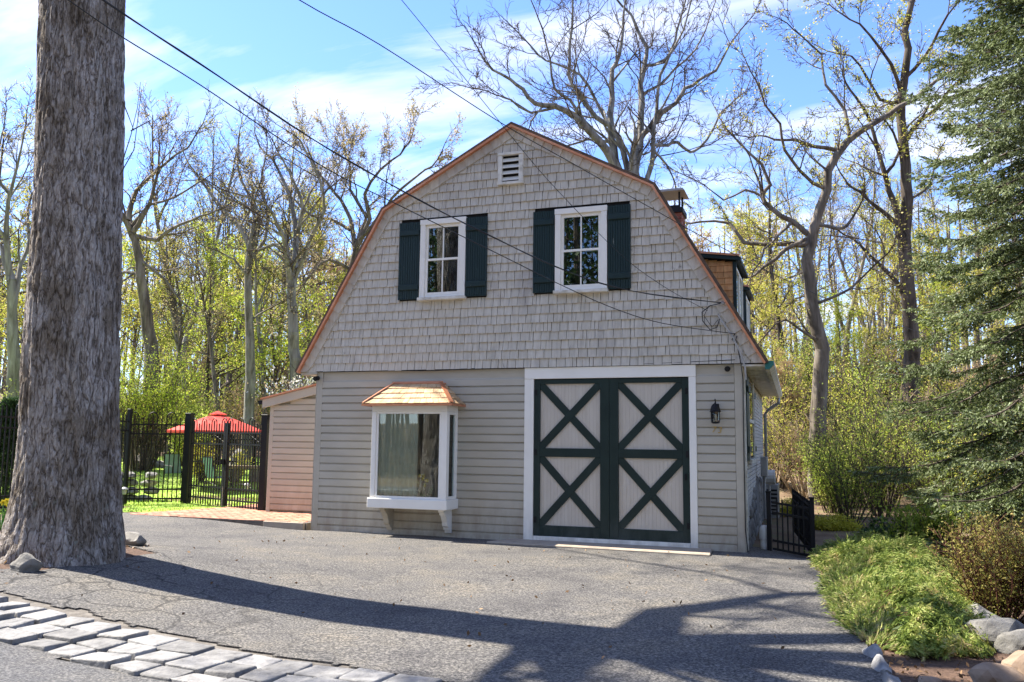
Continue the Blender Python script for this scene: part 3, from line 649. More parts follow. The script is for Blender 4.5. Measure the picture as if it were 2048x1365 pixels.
def barn_door():
    # white surround
    part(MB().box(4.17, 4.335, -.052, .03, .06, 2.78), 'door_trim', 'white', bevel=.004); part(MB().box(6.975, 7.09, -.052, .03, .06, 2.78), 'door_trim', 'white', bevel=.004)
    part(MB().box(4.17, 7.09, -.056, .03, 2.782, 2.975), 'door_trim', 'white', bevel=.004)
    part(MB().box(4.338, 6.972, -.05, .06, .062, .13), 'door_sill', 'white', bevel=.004)
    part(MB().box(4.2, 7.08, .075, .11, .05, 2.9), 'door_backing', 'dark')
    for name, xa, xb, sl, sr in (('barn_door', 4.342, 5.655, .105, .155), ('barn_door', 5.660, 6.970, .150, .110)):
        d = thing(name, loc=((xa+xb)/2, 0, .13), parent=house)
        z0, z1 = .135, 2.768; zm0, zm1 = 1.455, 1.60; yb = .0; yf = -.034; rt, rb = .075, .175
        G = lambda mb, n: part(mb, n, 'doorgreen', d, bevel=.003)
        G(MB().box(xa, xa+sl, yf, .04, z0, z1), 'stile'); G(MB().box(xb-sr, xb, yf, .04, z0, z1), 'stile')
        pa, pb = xa+sl, xb-sr
        G(MB().box(pa, pb, yf+.002, .04, z1-rt, z1), 'rail'); G(MB().box(pa, pb, yf+.002, .04, z0, z0+rb), 'rail'); G(MB().box(pa, pb, yf+.002, .04, zm0, zm1), 'rail')
        for za, zb in ((z0+rb, zm0), (zm1, z1-rt)):
            pl = MB(); n = 17; w = (pb-pa)/n
            for k in range(n):
                a = pa+k*w; pl.prism([(a, .03, za), (a, yb+.003, za), (a+.003, yb, za), (a+w-.003, yb, za), (a+w, yb+.003, za), (a+w, .03, za)], (0, 0, zb-za))
            part(pl, 'panel_boards', 'doorpanel', d)
            a0, a1 = Vector((pa, 0, za)), Vector((pb, 0, zb)); b0, b1 = Vector((pa, 0, zb)), Vector((pb, 0, za)); wd_ = .125
            def brace(p, q, yfr):
                dd = (q-p).normalized(); nn = Vector((-dd.z, 0, dd.x))
                # clip the band to the panel: corner-to-corner hexagon
                sx = 1 if q.x > p.x else -1; sz = 1 if q.z > p.z else -1
                ex = abs(wd_/2/dd.z); ez = abs(wd_/2/dd.x)
                pts = [(p.x, p.z), (p.x+sx*ex, p.z), (q.x, q.z-sz*ez), (q.x, q.z), (q.x-sx*ex, q.z), (p.x, p.z+sz*ez)]
                G(MB().prism([(x, yfr, z) for x, z in pts], (0, -yfr-.0005, 0)), 'brace')
            brace(a0, a1, -.026); brace(b0, b1, -.022)
        for zz in (.40, 1.53, 2.55):
            hx = xa+.012 if xa < 5 else xb-.052
            part(MB().box(hx, hx+.04, yf-.012, yf-.0005, zz-.05, zz+.05), 'hinge', 'black', d, bevel=.004)
        if xa > 5: part(MB().box(xb-.075, xb-.045, yf-.03, yf, 1.12, 1.22), 'latch', 'black', d)
barn_door()
def sash_window(x0, x1, z0, z1, lab):
    w = thing('window', loc=((x0+x1)/2, -.07, z0), parent=house)
    if lab: w['label'] = lab
    yf = -.125; c = .10
    P = lambda mb, n, m='white', **k: part(mb, n, m, w, **k)
    P(MB().box(x0, x0+c, yf, -.04, z0+.06, z1-.1), 'casing', bevel=.004); P(MB().box(x1-c, x1, yf, -.04, z0+.06, z1-.1), 'casing', bevel=.004); P(MB().box(x0-.005, x1+.005, yf-.006, -.04, z1-.098, z1), 'casing', bevel=.004)
    P(MB().box(x0-.02, x1+.02, yf-.045, -.04, z0, z0+.058), 'sill', 'oldwhite', bevel=.006)
    a, b = x0+c+.003, x1-c-.003; lo, hi = z0+.062, z1-.102; mid = (lo+hi)/2+.02
    def sash(zl, zh, y, bot, top):
        s = .05; P(MB().box(a, a+s, y, y+.035, zl, zh), 'sash_stile'); P(MB().box(b-s, b, y, y+.035, zl, zh), 'sash_stile')
        P(MB().box(a+s, b-s, y, y+.035, zl, zl+bot), 'sash_rail'); P(MB().box(a+s, b-s, y, y+.035, zh-top, zh), 'sash_rail')
        m = (a+b)/2; P(MB().box(m-.011, m+.011, y+.004, y+.03, zl+bot, zh-top), 'muntin')
        P(MB().box(a+s-.006, m-.0112, y+.014, y+.018, zl+bot-.004, zh-top+.004), 'pane', 'glass'); P(MB().box(m+.0112, b-s+.006, y+.014, y+.018, zl+bot-.004, zh-top+.004), 'pane', 'glass')
    sash(mid-.02, hi, -.090, .045, .055); sash(lo, mid+.02, -.108, .085, .038)
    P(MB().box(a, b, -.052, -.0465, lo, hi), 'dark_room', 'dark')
sash_window(2.14, 3.04, 4.235, 5.745, None); sash_window(4.725, 5.645, 4.235, 5.735, None)
def shutter(x0, x1, z0, z1):
    s = thing('shutter', loc=((x0+x1)/2, -.08, z0), parent=house); n = 9; w = (x1-x0)/n; mb = MB()
    for k in range(n):
        a = x0+k*w; mb.prism([(a, -.085, z0), (a, -.104, z0), (a+.006, -.112, z0), (a+w-.006, -.112, z0), (a+w, -.104, z0), (a+w, -.085, z0)], (0, 0, z1-z0+random.uniform(-.004, .004)))
    part(mb, 'boards', 'green', s)
    for zc in (z0+.22, z1-.20): part(MB().box(x0+.012, x1-.012, -.142, -.113, zc-.05, zc+.05), 'batten', 'green', s, bevel=.008)
for a in ((1.70, 2.125), (3.045, 3.455), (4.32, 4.71), (5.66, 6.05)): shutter(a[0], a[1], 4.275, 5.72)
def vent():
    v = thing('gable_vent', loc=(3.885, -.08, 6.28), parent=house); x0, x1, z0, z1 = 3.65, 4.12, 6.29, 6.86; c = .075
    P = lambda mb, n, m='oldwhite': part(mb, n, m, v, bevel=.003)
    P(MB().box(x0, x0+c, -.125, -.05, z0+.03, z1-.05), 'casing'); P(MB().box(x1-c, x1, -.125, -.05, z0+.03, z1-.05), 'casing'); P(MB().box(x0-.01, x1+.01, -.135, -.05, z1-.048, z1), 'casing'); P(MB().box(x0-.01, x1+.01, -.135, -.05, z0-.02, z0+.028), 'casing')
    part(MB().box(x0+c, x1-c, -.06, -.05, z0+.03, z1-.05), 'backing', 'dark', v)
    for k in range(4):
        z = z0+.05+k*.115; P(MB().prism([(x0+c, -.115, z), (x0+c, -.115, z+.018), (x0+c, -.065, z+.085), (x0+c, -.065, z+.067)], (x1-x0-2*c, 0, 0)), 'louvre')
vent()
def bay():
    b = thing('bay_window', loc=(2.19, -.25, .53), parent=house); x0, x1, yf = 1.46, 2.92, -.50; z0, z1 = .70, 2.30
    P = lambda mb, n, m='white', **k: part(mb, n, m, b, **k)
    P(MB().box(x0-.035, x1+.035, yf-.035, -.032, .53, .698), 'sill_box', bevel=.008)
    P(MB().box(x0+.02, x1-.02, yf+.09, .12, .69, .705), 'inner_ledge')
    for a, c in ((x0, x0+.085), (x1-.105, x1)): P(MB().box(a, c, yf, yf+.085, z0, z1-.09), 'corner_post', bevel=.004)
    P(MB().box(x0, x1, yf-.004, yf+.085, z1-.088, z1+.03), 'head', bevel=.004)
    for a, c in ((x0, x0+.06), (x1-.06, x1)):
        P(MB().box(a, c, yf+.086, -.032, z1-.088, z1+.03), 'side_head'); P(MB().box(a, c, -.075, -.032, z0, z1-.09), 'wall_post')
        xs = a if a < 2 else c
        f = .03; P(MB().box(a+.008, c-.004, yf+.087, yf+.12, z0+.002, z1-.092), 'side_sash'); P(MB().box(a+.008, c-.004, -.112, -.077, z0+.002, z1-.092), 'side_sash'); P(MB().box(a+.008, c-.004, yf+.12, -.112, z0+.002, z0+.05), 'side_sash'); P(MB().box(a+.008, c-.004, yf+.12, -.112, z1-.14, z1-.092), 'side_sash')
        P(MB().box((a+c)/2-.003, (a+c)/2+.003, yf+.115, -.108, z0+.045, z1-.135), 'side_pane', 'glass')
    a, c = x0+.088, x1-.108; s = .04
    P(MB().box(a, a+s, yf+.012, yf+.06, z0, z1-.09), 'sash'); P(MB().box(c-s, c, yf+.012, yf+.06, z0, z1-.09), 'sash'); P(MB().box(a+s, c-s, yf+.012, yf+.06, z0, z0+s), 'sash'); P(MB().box(a+s, c-s, yf+.012, yf+.06, z1-.09-s, z1-.09), 'sash')
    P(MB().box(a+s-.005, c-s+.005, yf+.03, yf+.036, z0+s-.005, z1-.09-s+.005), 'pane', 'glass')
    P(MB().box(x0+.06, x1-.06, yf+.086, .11, z1-.03, z1+.02), 'ceiling')
    # hipped roof
    e = 2.335; A = [Vector((1.335, -.625, e)), Vector((3.05, -.625, e)), Vector((3.05, -.036, e)), Vector((1.335, -.036, e))]; T0, T1 = Vector((1.70, -.17, 2.715)), Vector((2.64, -.17, 2.715)); U0, U1 = Vector((1.70, -.036, 2.715)), Vector((2.64, -.036, 2.715))
    core = MB(); core.v = [tuple(p) for p in (A[0], A[1], A[2], A[3], T0, T1, U1, U0)]; core.f = [(0, 1, 5, 4), (1, 2, 6, 5), (3, 0, 4, 7), (0, 3, 2, 1), (4, 5, 6, 7), (2, 3, 7, 6)]
    P(core, 'roof_deck', 'roofdark')
    P(MB().bar((1.32, -.635, e-.012), (3.065, -.635, e-.012), .02, .035), 'drip_edge', 'copper'); P(MB().bar((3.06, -.64, e-.012), (3.06, -.04, e-.012), .02, .035), 'drip_edge', 'copper'); P(MB().bar((1.325, -.64, e-.012), (1.325, -.04, e-.012), .02, .035), 'drip_edge', 'copper')
    def face(bl, br, tl, tr, n, nrm):
        for i in range(n):
            f0 = i/n; f1 = min((i+1)/n+.04, 1); l0 = bl.lerp(tl, f0); r0 = br.lerp(tr, f0); l1 = bl.lerp(tl, f1); r1 = br.lerp(tr, f1); wd_ = (r0-l0).length; s = 0
            while s < 1:
                ds = random.uniform(.11, .20)/wd_; t = min(s+ds, 1)
                if 1-t < .05/wd_: t = 1
                g = .003/wd_; q = [l0.lerp(r0, s+g), l0.lerp(r0, t-g), l1.lerp(r1, t-g), l1.lerp(r1, s+g)]
                lift = [.026+random.uniform(-.003, .005)]*2+[.012]*2; v = [p+nrm*.002 for p in q]+[p+nrm*k for p, k in zip(q, lift)]
                mb = MB(); mb.v = [tuple(p) for p in v]; mb.f = [(0, 3, 2, 1), (4, 5, 6, 7), (0, 1, 5, 4), (1, 2, 6, 5), (2, 3, 7, 6), (3, 0, 4, 7)]
                P(mb, 'cedar_shingle', 'palecedar'); s = t
    nf = (A[1]-A[0]).cross(T0-A[0]).normalized(); nr = (A[2]-A[1]).cross(T1-A[1]).normalized(); nl = (A[0]-A[3]).cross(T0-A[0]).normalized()
    face(A[0], A[1], T0, T1, 4, nf); face(A[1], A[2], T1, U1, 4, nr); face(A[3], A[0], U0, T0, 4, nl)
    for p, q in ((A[0], T0), (A[1], T1)): P(MB().bar(p+Vector((0, 0, .032)), q+Vector((0, 0, .03)), .075, .014, up=(nf+(nl if p is A[0] else nr)).normalized()), 'hip_cap', 'copper')
    P(MB().bar(T0+Vector((-.03, .0, .02)), T1+Vector((.03, .0, .02)), .06, .022, up=nf), 'top_flashing', 'copper'); P(MB().box(1.66, 2.68, -.17, -.034, 2.716, 2.735), 'top_flashing', 'copper')
    # brackets
    prof = [(-.034, .53), (-.40, .53), (-.40, .485), (-.355, .47), (-.345, .43), (-.30, .425), (-.275, .38), (-.235, .31), (-.215, .235), (-.17, .215), (-.165, .17), (-.115, .165), (-.105, .115), (-.034, .105)]
    for x in (1.60, 2.74): P(MB().prism([(x, y, z) for y, z in prof], (.10, 0, 0)), 'bracket', 'white' if x > 2 else 'siding')
    # curtain hanging behind the left of the pane
    cu = MB(); n = 54
    for k in range(n):
        xa = x0+.10+k*.0145; ya = -.415+.014*math.sin(k*.95)+.012*math.sin(k*.37); cu.v += [(xa, ya, z0+.03), (xa+.004*math.sin(k), ya, z1-.12)]
    cu.f = [(2*k, 2*k+2, 2*k+3, 2*k+1) for k in range(n-1)]
    c = part(cu, 'curtain', 'curtain', None, smooth=True); tag(c, 'pale green curtain hanging inside the bay window', 'curtain')
bay()
def vase():
    c = Vector((2.26, -.30, .706)); v = thing('flower_vase', 'small glass of yellow daffodils on the bay window ledge', 'vase', c)
    part(MB().lathe([(.0, 0), (.028, 0), (.03, .01), (.022, .03), (.038, .12), (.034, .12), (.018, .035), (0, .03)], c, 12), 'glass', 'pvc', v, smooth=True)
    rr = random.Random(3)
    for k in range(11):
        a = rr.uniform(0, 6.28); sp = rr.uniform(.05, .17); top = c+Vector((math.cos(a)*sp*1.3, math.sin(a)*sp*.5, rr.uniform(.2, .42)))
        part(MB().tube([c+Vector((0, 0, .04)), c.lerp(top, .6)+Vector((0, 0, .03)), top], .005, 4), 'stem', 'stemgreen', v)
        fl = MB(); dr = Vector((rr.uniform(-.6, .6), -1, rr.uniform(-.2, .5))).normalized(); e1 = dr.cross(Vector((0, 0, 1))).normalized(); e2 = dr.cross(e1)
        for j in range(6):
            t = j*math.pi/3; o_ = e1*math.cos(t)+e2*math.sin(t); s_ = e1*math.cos(t+1.57)+e2*math.sin(t+1.57); fl.poly([top, top+o_*.024+s_*.013, top+o_*.045, top+o_*.024-s_*.013])
        fl.tube([top, top+dr*.025], [.010, .016], 6, False); part(fl, 'flower', 'yellow' if k % 3 else 'petalwhite', v)
    lf = MB()
    for k in range(26):
        a = rr.uniform(0, 6.28); p = c+Vector((.15+math.cos(a)*.05, .05+math.sin(a)*.04, 0)); t = p+Vector((math.cos(a)*.12, math.sin(a)*.08, rr.uniform(.14, .28))); lf.poly([p-Vector((.008, 0, 0)), p+Vector((.008, 0, 0)), t])
    part(lf, 'leaves', 'stemgreen', v)
vase()
def right_windows():
    # window and shutter on the right wall
    w = thing('window', loc=(W, 1.8, 1.4), parent=house); w['label'] = 'window on the painted brick side wall'
    X = lambda y: W+SH*y
    for y0 in (1.15,):
        y1 = y0+1.3
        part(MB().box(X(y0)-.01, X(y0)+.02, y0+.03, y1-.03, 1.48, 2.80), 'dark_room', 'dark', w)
        f = MB().box(X(y0)-.02, X(y0)+.05, y0-.06, y0+.05, 1.45, 2.84); part(f, 'casing', 'oldwhite', w); part(MB().box(X(y1)-.02, X(y1)+.07, y1-.05, y1+.06, 1.45, 2.84), 'casing', 'oldwhite', w); part(MB().box(X(y1)-.02, X(y0)+.08, y0-.1, y1+.1, 1.38, 1.45), 'sill', 'oldwhite', w)
        part(MB().box(X(y0)+.021, X(y0)+.045, y0+.05, y1-.05, 2.08, 2.14), 'meeting_rail', 'oldwhite', w); part(MB().box(X(y0)+.022, X(y0)+.026, y0+.05, y1-.05, 1.5, 2.78), 'pane', 'glass', w)
    for k, (ya, yb) in enumerate(((.55, 1.08), (2.5, 3.05))):
        s = thing('shutter', loc=(W, ya, 1.45), parent=house); n = 6; mb = MB()
        for j in range(n):
            a = ya+(yb-ya)*j/n; mb.box(X(ya)+.02, X(ya)+.042, a+.004, a+(yb-ya)/n-.004, 1.43, 2.84)
        part(mb, 'boards', 'green', s)
        for z in (1.62, 2.62): part(MB().box(X(ya)+.043, X(ya)+.07, ya+.02, yb-.02, z-.05, z+.05), 'batten', 'green', s)
right_windows()

# ------------------------------------------------------------------ lean-to shed
def shed():
    x0, y0, zb = -2.27, 1.75, .15
    s = thing('lean_to_shed', 'low pinkish clapboard lean-to with copper roof edge beside the gate', 'shed', (x0/2, y0, zb))
    rz = lambda x: 2.60+(x-x0)*.212
    part(MB().prism([(x0+.02, y0+.02, zb-.2), (-.02, y0+.02, zb-.2), (-.02, y0+.02, rz(0)-.06), (x0+.02, y0+.02, rz(x0)-.06)], (-.08, 3.6, 0)), 'core_wall', 'siding', s)
    h = .132
    for i in range(24):
        za = zb+.06+i*h; zc = za+h+.004
        xa = x0+.10
        if zc > rz(xa)-.12: xa = min(-.05, x0+(zc+.12-2.60)/.212)
        if xa > -.3: break
        part(MB().prism([(xa, y0-.036, za+.006), (xa, y0+.015, za+.010), (xa, y0+.015, zc), (xa, y0-.012, zc), (xa, y0-.016, zc-.012), (xa, y0-.033, zc-.026)], (-.025-xa, 0, 0)), 'siding_board', 'siding', s)
    part(MB().box(x0, x0+.098, y0-.034, y0+.06, zb-.02, 2.52), 'corner_board', 'siding', s, bevel=.003)
    part(MB().prism([(x0-.16, y0-.10, rz(x0-.16)-.19), (-.03, y0-.10, rz(0)-.19), (-.03, y0-.10, rz(0)-.005), (x0-.16, y0-.10, rz(x0-.16)-.005)], (0, .055, 0)), 'fascia', 'siding', s)
    part(MB().prism([(x0-.20, y0-.13, rz(x0-.2)), (-.03, y0-.13, rz(0)), (-.03, y0-.13, rz(0)+.035), (x0-.20, y0-.13, rz(x0-.2)+.035)], (0, .10, 0)), 'copper_edge', 'copper', s)
    part(MB().prism([(x0-.20, y0-.02, rz(x0-.2)), (-.03, y0-.02, rz(0)), (-.03, y0-.02, rz(0)+.03), (x0-.20, y0-.02, rz(x0-.2)+.03)], (-.08, 3.8, 0)), 'roof_slope', 'roofdark', s)
    part(MB().prism([(x0-.29, y0-.10, rz(x0)-.06), (x0-.165, y0-.10, rz(x0)-.06), (x0-.165, y0-.10, rz(x0)-.15), (x0-.25, y0-.10, rz(x0)-.15)], (-.08, 3.8, 0)), 'gutter', 'black', s)
shed()

# ------------------------------------------------------------------ fittings on the facade
def lantern():
    c = Vector((7.40, -.14, 2.02)); l = thing('wall_lantern', 'black wall lantern with clear glass beside the barn doors', 'lantern', (7.40, -.03, 2.0))
    part(MB().box(7.35, 7.45, -.05, -.028, 2.12, 2.34), 'back_plate', 'black', l, bevel=.008)
    part(MB().tube([(7.40, -.05, 2.30), (7.40, -.10, 2.37), (7.40, -.14, 2.34)], .010, 6), 'arm', 'black', l)
    part(MB().lathe([(.0, .40), (.010, .385), (.007, .34), (.016, .325), (.02, .31), (.045, .30), (.066, .265), (.074, .215), (.088, .20), (.088, .188), (0, .188)], c, 8), 'roof', 'black', l)
    part(MB().lathe([(.066, .187), (.060, .03)], c, 8), 'glass_shade', 'glass', l)
    for k in range(8):
        a = math.pi/8*0+k*math.pi/4; part(MB().bar(c+Vector((math.cos(a)*.068, math.sin(a)*.068, .188)), c+Vector((math.cos(a)*.062, math.sin(a)*.062, .02)), .009, .009), 'bar', 'black', l)
    part(MB().lathe([(0, .0), (.05, .005), (.066, .02), (.066, .032), (0, .032)], c, 8), 'base', 'black', l)
    part(MB().lathe([(0, .05), (.012, .05), (.014, .09), (.022, .12), (.018, .145), (0, .155)], c, 8), 'bulb', 'petalwhite', l, smooth=True)
lantern()
def numbers():
    n = thing('house_number', 'brass house number 73 below the wall lantern', 'house number', (7.38, -.03, 1.90))
    for ch, x, z in (('7', 7.325, 1.885), ('3', 7.415, 1.875)):
        cu = bpy.data.curves.new('digit', 'FONT'); cu.body = ch; cu.size = .135; cu.extrude = .004; cu.shear = .25; cu.materials.append(M['brass'])
        t = bpy.data.objects.new('digit_curve', cu); COL.objects.link(t); me = bpy.data.meshes.new_from_object(t.evaluated_get(bpy.context.evaluated_depsgraph_get())); bpy.data.objects.remove(t)
        o = bpy.data.objects.new('digit', me); link(o, n); o.location = (x, -.040, z); o.rotation_euler = (math.pi/2, 0, 0)
numbers()
for x, z, lab in ((7.60, 2.90, 'small black camera above the wall lantern'), (.03, 2.86, 'small black camera at the left house corner')):
    s = thing('security_camera', lab, 'camera', (x, -.04, z), group='cameras under the shingles')
    part(MB().tube([(x, -.03, z+.03), (x, -.09, z+.02)], .012, 6), 'bracket', 'black', s); part(MB().tube([(x, -.05, z), (x, -.15, z-.015)], [.042, .046], 12), 'body', 'black', s, smooth=False); part(MB().tube([(x, -.151, z-.015), (x, -.158, z-.016)], .03, 10), 'lens', 'dark', s)
# pipe, meter box and cables at the right corner
vp = thing('vent_pipe', 'short white plastic pipe against the stone foundation', 'pipe', (8.06, .62, -.1))
part(MB().tube([(8.06, .62, -.12), (8.06, .62, .30)], .062, 12), 'pipe', 'pvc', vp, smooth=True); part(MB().lathe([(.075, .18), (.078, .2), (.078, .30), (.07, .36), (.04, .40), (0, .41)], (8.06, .62, 0), 12), 'cap', 'pvc', vp, smooth=True)
part(MB().box(W+.0, W+.13, 4.3, 4.62, 1.05, 1.45), 'junction_box', 'greymetal', bevel=.01)
part(MB().tube([(W+.06, 4.46, 1.06), (W+.06, 4.46, .2)], .03, 8), 'conduit', 'greymetal')
gm = thing('gas_meter', 'pale round gas meter on the side wall behind the small gate', 'meter', (W+.1, 5.6, .9)); part(MB().tube([(W+.02, 5.6, 1.0), (W+.22, 5.6, 1.0)], .16, 14), 'body', 'pvc', gm); part(MB().tube([(W+.1, 5.6, .85), (W+.1, 5.6, -.1)], .025, 6), 'pipe', 'greymetal', gm)
hv = thing('heat_pump', 'grey condenser unit behind the small black gate', 'air conditioner', (7.95, 7.6, 0)); part(MB().box(7.72, 8.02, 7.2, 8.0, -.06, .78), 'cabinet', 'greymetal', hv, bevel=.02); part(MB().lathe([(.0, .79), (.14, .79), (.14, .77)], (7.87, 7.6, 0), 14), 'fan_guard', 'black', hv)
for k in range(7): part(MB().box(7.74, 8.0, 7.185, 7.198, .08+k*.09, .12+k*.09), 'louvre', 'black', hv)
# ------------------------------------------------------------------ iron fences and gates
def fence_panel(name, label, a, b, h, parent=None, cat='fence', hoops=True, step=.105, group=None, zr=None, arc0=0, zfun=None):
    "panel of round-topped iron pickets between ground points a and b"
    a = Vector(a); b = Vector(b); d = Vector((b.x-a.x, b.y-a.y, 0)); Ln = d.length; d.normalize()
    f = thing(name, label, cat, (a+b)/2, group) if parent is None else parent
    n = max(2, round(Ln/step)); s = Ln/n
    P = lambda t, z: a.lerp(b, t/Ln)+Vector((0, 0, z))
    for z in (zr or (h-.30, h-.52, .36, .14)): part(MB().bar(P(0, z), P(Ln, z), .028, .036), 'rail', 'black', f)
    um = MB().box(-.011, .011, -.011, .011, 0, 1).mesh('picket', M['black'])
    rot = math.atan2(d.y, d.x)
    for i in range(1, n):
        k = (i+arc0) % 4; top = h-.10 if not hoops else {0: h-.12, 1: h-.055, 2: h-.12, 3: h-.055}[k]
        if hoops and k in (1, 3): top = h-.055
        top = h-.14 if (hoops and k in (0, 2)) else h-.06-.06*(k == 3)
        o = bpy.data.objects.new('picket', um); link(o, f); p = P(i*s, .05); o.location = p; o.scale = (1, 1, top-.05); o.rotation_euler = (0, 0, rot)
        if hoops and k == 1 and 1 <= i < n:
            pts = []
            for j in range(9):
                t = math.pi*j/8; pts.append(P(i*s-math.cos(t)*s, h-.14+math.sin(t)*.14*1.0))
            part(MB().tube(pts, .0125, 5), 'hoop', 'black', f)
    return f
def post(label, p, h, w, group='black square fence posts'):
    p = Vector(p); o = thing('fence_post', label, 'post', p, group)
    part(MB().box(p.x-w/2, p.x+w/2, p.y-w/2, p.y+w/2, p.z-.1, p.z+h), 'shaft', 'black', o, bevel=.005)
    part(MB().box(p.x-w/2-.008, p.x+w/2+.008, p.y-w/2-.008, p.y+w/2+.008, p.z+h+.0005, p.z+h+.03), 'cap', 'black', o, bevel=.006); return o
def G3(x, y): return Vector((x, y, tz(x, y)))
FA, FB, FC, FD = G3(-6.62, 2.25), G3(-5.46, 2.97), G3(-4.05, 2.55), G3(-2.52, 1.95)
FL = G3(-6.75, -1.6)
fence_panel('iron_fence', 'hoop-topped black iron fence panel left of the oak trunk', FL, FA, 2.27)
fence_panel('iron_fence', 'hoop-topped black iron fence panel right of the oak trunk', FA, FB, 2.20)
post('slim black post just right of the oak trunk', FA, 2.24, .085); post('thick black gate post left of the red umbrella gate', FB, 2.16, .155); post('thick black gate post against the pink lean-to', FD, 2.10, .155)
mid = FB.lerp(FD, .52); dv = (FD-FB).normalized()
for lab, a, b, e in (('left leaf of the black iron garden gate with hoops', FB+dv*.12, mid-dv*.012, 1), ('right leaf of the black iron garden gate with hoops', mid+dv*.012, FD-dv*.12, 0)):
    g = fence_panel('garden_gate', lab, a, b, 2.06, cat='gate', group='garden gate leaves', zr=(1.72, 1.46, .46, .20))
    q = b-dv*.03 if e else a+dv*.03
    for qq, w in ((q, .07), (a+dv*.02 if e else b-dv*.02, .035)): part(MB().bar(qq+Vector((0, 0, .06)), qq+Vector((0, 0, 1.95)), w, w, up=dv), 'stile', 'black', g)
    for s0, s1 in ((.06, .5), (.5, .94)):
        pts = [a.lerp(b, s0+(s1-s0)*j/8)+Vector((0, 0, 1.50+.20*math.sin(math.pi*(j/8)*.5 if s0 < .3 else math.pi*(.5+j/16)))) for j in range(9)]; part(MB().tube(pts, .008, 5), 'arch', 'black', g)
        pts = [p_-Vector((0, 0, 1.12)) for p_ in pts]; part(MB().tube(pts, .008, 5), 'arch', 'black', g)
    if e: part(MB().box(q.x-.05, q.x+.04, q.y-.08, q.y-.03, q.z+1.0, q.z+1.12), 'latch', 'black', g); part(MB().tube([q+Vector((.03, -.06, -.02)), q+Vector((.03, -.06, .5))], .008, 5), 'drop_bolt', 'greymetal', g)
# far fence at the back of the lawn
def far_fence():
    a, b = at(236, 940, 31), at(640, 935, 31); a.z = tz(a.x, a.y); b.z = tz(b.x, b.y)
    f = thing('garden_fence', 'distant straight-topped black fence at the back of the lawn', 'fence', (a+b)/2); n = 74; mb = MB(); h = 1.35
    Z = lambda t: (lambda p: Vector((p.x, p.y, tz(p.x, p.y))))(a.lerp(b, t))
    for i in range(n+1):
        p = Z(i/n); mb.box(p.x-.011, p.x+.011, p.y-.011, p.y+.011, p.z, p.z+h)
    tag(part(mb, 'pickets', 'black', f), kind='stuff')
    for z in (.12, .95, 1.22):
        for k in range(6): part(MB().bar(Z(k/6)+Vector((0, 0, z)), Z((k+1)/6)+Vector((0, 0, z)), .03, .04), 'rail', 'black', f)
    for k in range(7):
        p = Z(k/6); part(MB().box(p.x-.04, p.x+.04, p.y-.04, p.y+.04, p.z-.1, p.z+h+.08), 'post', 'black', f)
far_fence()
# small gate and fence by the right wall
GA, GB, GC = G3(8.14, .55), G3(8.80, .50), G3(8.40, 4.6)
for q, lab in ((GA, 'short black gate post against the house side wall'), (GB, 'short black gate post beside the juniper')): post(lab, q, .95, .07, 'small side gate posts')
fence_panel('side_gate', 'small straight black iron gate beside the house', GA+Vector((.05, 0, 0)), GB-Vector((.05, 0, 0)), .93, cat='gate', hoops=False, step=.08, zr=(.80, .64, .20, .07))
fence_panel('side_fence', 'short black iron fence running back from the small gate', GB+Vector((0, .05, 0)), GC, .95, hoops=False, step=.10, zr=(.82, .68, .18))

# ------------------------------------------------------------------ garden things beyond the gate
def rock(name, label, c, sz, mat='stone', seed=0, cat='rock', rotz=0, sub=3, group=None, parent=None, sink=.25):
    r = random.Random(seed); bm = bmesh.new(); bmesh.ops.create_icosphere(bm, subdivisions=sub, radius=.5)
    cuts = [(Vector((r.uniform(-1, 1), r.uniform(-1, 1), r.uniform(-.4, 1))).normalized(), r.uniform(.27, .42)) for _ in range(14)]
    ph = [r.uniform(0, 6) for _ in range(6)]
    for v in bm.verts:
        for n, dd in cuts:
            k = v.co.dot(n)-dd
            if k > 0: v.co -= n*k*.96
        c0 = v.co*5; v.co *= 1+.045*(math.sin(c0.x*2.1+ph[0])+math.sin(c0.y*2.3+ph[1])+math.sin(c0.z*2.7+ph[2]))*.7+r.uniform(-.012, .012)
    bmesh.ops.scale(bm, vec=sz, verts=bm.verts); bmesh.ops.rotate(bm, cent=(0, 0, 0), matrix=Matrix.Rotation(rotz, 3, 'Z'), verts=bm.verts)
    me = bpy.data.meshes.new(name); bm.to_mesh(me); bm.free(); me.materials.append(M[mat])
    c = Vector(c)+Vector((0, 0, sz[2]*(.5-sink)))
    o = obj(name, me, parent); o.location = c
    if label: tag(o, label, cat, group)
    return o
def AG(px, py, D):
    p = at(px, py, D); p.z = tz(p.x, p.y); return p
